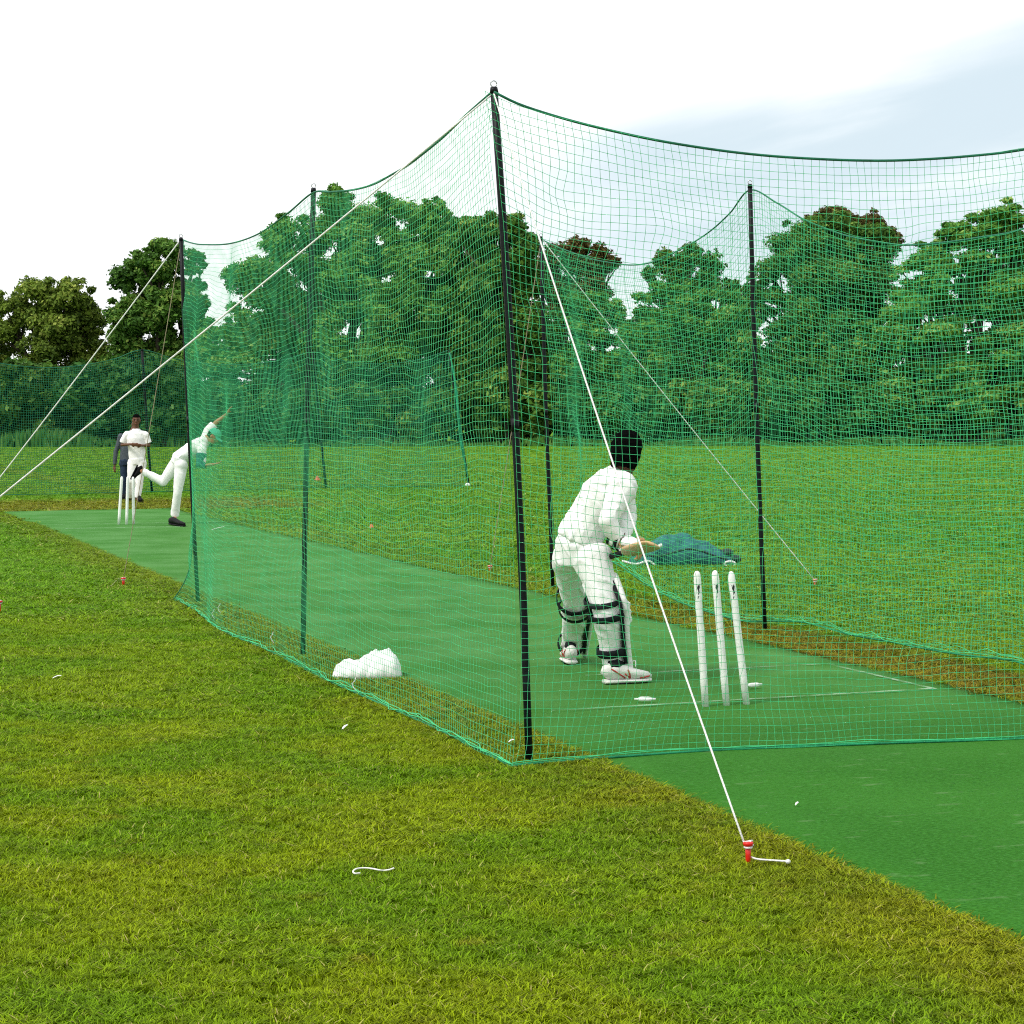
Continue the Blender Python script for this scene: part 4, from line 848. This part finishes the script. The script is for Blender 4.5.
batsman, AB = person('batsman in white bending over his bat, seen from behind in front of the near stumps', J2, 1.035, .0085, (.40, .90, -.12), (.15, .1, 1), 'bushy', 'skin', stripe='shoe_red', shoes='shoe_white', across=(-.25, 1, .0), legs_w=1.0, handn={'R': (.1, .3, -1), 'L': (.1, -.4, 1)}, curl=1.0, fold=.026, sole='shoe_white')
def gear():
    up = lambda a, b: nrm(b-a)
    for q, sg in (('R', 1), ('L', 1)):
        k_, a_, h_ = AB['k'+q], AB['a'+q], AB['p'+q]; ax = nrm(k_-a_); fr = np.array((.86, .48, 0)) if q == 'R' else np.array((.55, .83, 0)); fr = nrm(fr-np.dot(fr, ax)*ax); sd = np.cross(ax, fr)
        pad = empty_child('leg_pad', a_, batsman)
        # shield: curved shell in front of the shin and knee with three vertical rolls and a knee roll
        mb = MB(); z0 = a_-ax*.075+np.array((0, 0, 0)); z1 = k_+nrm(h_-k_)*.20
        path = [z0, a_+ax*.04, (a_+k_)/2, k_-ax*.04, k_+ax*.06, z1]
        for o, rr in ((-.058, .021), (-.030, .026), (0, .030), (.030, .026), (.058, .021)):
            pts = [p+fr*(.094-abs(o)*.42+(.008 if i in (3, 4, 5) else 0))+sd*o*(1.15 if i > 1 else 1.0) for i, p in enumerate(path)]
            mb.tube(smooth_curve(pts, 14), rr, 10, side=sd)
        for i in (0, 1, 2): c = k_+ax*(.03-.045*i)+fr*.098; mb.tube([c-sd*.072, c+fr*.010, c+sd*.072], .024, 10)
        mb.remesh('shield', M['white_pad'], pad, .009, 0, it=2)
        MB().tube([z1-sd*.05+fr*.06, z1+fr*.075+ax*.012, z1+sd*.05+fr*.06], .02, 8).build('top_edge', M['white_pad'], pad)
        # straps round the back of the leg
        def ring(c, axx, ra, rb, wd, nm):
            mbs = MB(); V = []; n = 26
            for i in range(n):
                w = math.pi*2*i/n; e = fr*math.cos(w)*rb+sd*math.sin(w)*ra
                for dz, dr in ((-wd, 0), (-wd*.6, .006), (wd*.6, .006), (wd, 0)): V.append(c+e*(1+dr/ra)+axx*dz)
            mbs.add(V, [(i*4+j, i*4+j+1, ((i+1) % n)*4+j+1, ((i+1) % n)*4+j) for i in range(n) for j in range(3)]).build(nm, M['black_strap'], pad)
        th = nrm(h_-k_)
        ring(k_+th*.075, nrm(th+fr*.15), .108, .110, .017, 'strap'); ring(k_-ax*.015, nrm(ax-fr*.12), .096, .104, .020, 'strap'); ring(a_+ax*.115, nrm(ax+fr*.1), .082, .086, .024, 'strap')
        # dark binding down the near edge of the pad
        for e in ((-1, 1) if q == 'L' else (-1, 1)):
            pts = [p+fr*.042+sd*e*.088*(.85 if i < 2 else 1.0) for i, p in enumerate(path[1:])]; MB().tube(smooth_curve(pts, 18), (.012, .007), 8, side=fr).build('edge_binding', M['black_strap'], pad) if False else MB().tube(smooth_curve(pts, 18), .0115, 8).build('edge_binding', M['black_strap'], pad)
    # gloves
    for q, n_ in (('R', np.array((.1, .3, -1.))), ('L', np.array((.1, -.4, 1.)))):
        w = AB['w'+q]; d = nrm(AB['h'+q]-w); n = nrm(n_-np.dot(n_, d)*d); a = np.cross(d, n); gl = empty_child('batting_glove', w, batsman)
        mb = MB(); hand(mb, w, d, n, 1.0, 1.28, 1 if q == 'L' else -1); mb.remesh('palm', M['glove_palm'], gl, .006, 0, it=1)
        mb = MB()
        for o in (-.038, -.013, .013, .038):
            c = w+d*.062-n*.020+a*o; mb.tube([c-d*.035, c, c+d*.038+n*.006, c+d*.062+n*.030], [.017, .019, .018, .013], 8)
        mb.build('padding', M['white_pad'], gl)
        mb = MB(); mb.tube([w-d*.045, w-d*.02, w+d*.012], [.036, .040, .043], 14).build('cuff', M['white_pad'], gl)
        mb = MB(); mb.tube([w-d*.018, w+d*.004], [.0425, .0455], 14).build('wrist_strap', M['black_strap'], gl)
        mb = MB(); mb.tube([w-d*.060, w-d*.044], [.0375, .0385], 14).build('cuff_trim', M['black_strap'], gl)
gear()
def bat():
    g0 = B_(612, 556, -.05); g1 = P(648, 546, 10.75); d = nrm(g1-g0); root = empty('cricket_bat', g0, 'wooden cricket bat held back over the mat in the batsman\'s gloves', 'bat')
    side = nrm(np.cross(d, (0, 0, 1))+np.array((0, 0, .42))); MB().tube([g0-d*.02, g0+d*.02, g0+d*.26], [.019, .0165, .0165], 12).build('handle', M['black_strap'], root)
    q = [g0+d*t for t in (.25, .30, .36, .55, .72, .80, .825)]
    MB().tube(q, [(.018, .014), (.034, .016), (.050, .018), (.053, .022), (.053, .020), (.050, .014), (.036, .008)], 16, side=side).build('blade', M['willow'], root)
bat()
# --- bowler just after release
D = 29.4
def K(x, y, dy=0): return P(x, y, D+dy)
Jw = dict(pelvis=K(180, 457.5), chest=K(198, 446.5), neck=K(207.5, 438.5), head=K(213.5, 436.5, -.03),
          sR=K(207, 432.5, .12), eR=K(216, 422.5, .15), wR=K(226.5, 414.5, .15), hR=K(231, 406, .15),
          sL=K(202, 449, -.18), eL=K(200.5, 466, -.22), wL=K(213, 464.5, -.25), hL=K(220, 463, -.25),
          pR=K(178, 460, .10), kR=K(163, 482, .08), aR=K(141, 470.5, .06), tR=K(134, 479.5, .06),
          pL=K(181, 465, -.08), kL=K(177.5, 493, -.10), aL=K(174.5, 517.5, -.0), tL=K(184, 524, -.05))
hb = G(169.5, 524.5, .018); Jw['heelL'] = hb; Jw['toeL'] = G(184.5, 526.5, .018)
Jw['heelR'] = K(137.0, 464.5, .06); Jw['toeR'] = K(130.0, 479.0, .06); Jw['flatR'] = np.array((1, 0, 0))
person('bowler in white with a green cap, bent forward with one leg kicked up behind', Jw, .98, .012, (.8, -.25, -.62), (.62, .0, .78), 'short', 'pale_skin', across=(0, 1, 0), handn={'R': (1, 0, 0), 'L': (0, 0, 1)}, curl={'R': .25, 'L': .5}, sleeve='short', sleeve_m=('L', 'teal_sleeve'), legs_w=.92, fold=.016)
pb = [o for o in C.objects if o.name.startswith('person')][-1]
cap(pb, K(213.5, 436.5, -.03), (.8, -.25, -.62), (.62, .0, .78), 1.0)
# --- man standing with hands together
D = 37.8
Jm = dict(pelvis=K(137, 459), chest=K(136, 438), neck=K(136, 428.6), head=K(136.4, 420.6, -.03),
          sL=K(126.8, 434.2), eL=K(122.0, 445.0, .02), wL=K(131, 444.3, -.26), hL=K(137, 444.8, -.30),
          sR=K(145.2, 434.2), eR=K(149.0, 445.5, .02), wR=K(141.5, 445.5, -.26), hR=K(136, 445.0, -.30),
          pL=K(132.5, 463), kL=K(131.5, 481, -.05), aL=K(130, 498, .15), tL=K(129.5, 501, -.1),
          pR=K(141, 463), kR=K(139.5, 481, -.06), aR=K(137, 499, -.05), tR=K(140, 502, -.25))
a0 = G(129.5, 500.2, .018); Jm['heelL'] = a0+np.array((0, .15, 0)); Jm['toeL'] = a0+np.array((-.04, -.13, 0)); a1 = G(137, 501.8, .018); Jm['heelR'] = a1+np.array((0, .16, 0)); Jm['toeR'] = a1+np.array((.1, -.10, 0))
person('man in a white shirt and trousers standing with his hands together behind the far stumps', Jm, .98, .012, (.12, -1, -.08), (0, 0, 1), 'short', 'skin', sleeve='short', across=(1, 0, 0), handn={'L': (0, 1, .3), 'R': (0, 1, .3)}, curl=.5, fold=.012)
# --- second person half hidden behind him
D = 39.3
Jh = dict(pelvis=K(127, 461), chest=K(128.5, 441), neck=K(131.5, 432.5), head=K(135.2, 424.5),
          sL=K(121, 436.5), eL=K(115.8, 452), wL=K(114.6, 466, -.03), hL=K(114.3, 472, -.04),
          sR=K(136, 436), eR=K(139, 452, .1), wR=K(139, 464, .1), hR=K(139, 470, .08),
          pL=K(123.5, 464), kL=K(123.8, 481, -.04), aL=K(123.6, 496, 0), tL=K(122.5, 499, -.2),
          pR=K(131, 464), kR=K(131.5, 481), aR=K(131.0, 496, .1), tR=K(131.5, 499, -.1))
b0 = G(123.4, 499.2, .018); Jh['heelL'] = b0+np.array((0, .15, 0)); Jh['toeL'] = b0+np.array((-.03, -.13, 0)); b1 = G(131, 498.7, .018); Jh['heelR'] = b1+np.array((0, .15, 0)); Jh['toeR'] = b1+np.array((.03, -.13, 0))
person('person in a grey top and blue jeans, half hidden behind the standing man', Jh, .88, .012, (.1, -1, -.05), (0, 0, 1), 'short', 'skin', shirt='grey_hood', trouser='denim', across=(1, 0, 0), curl=.4, legs_w=.85)
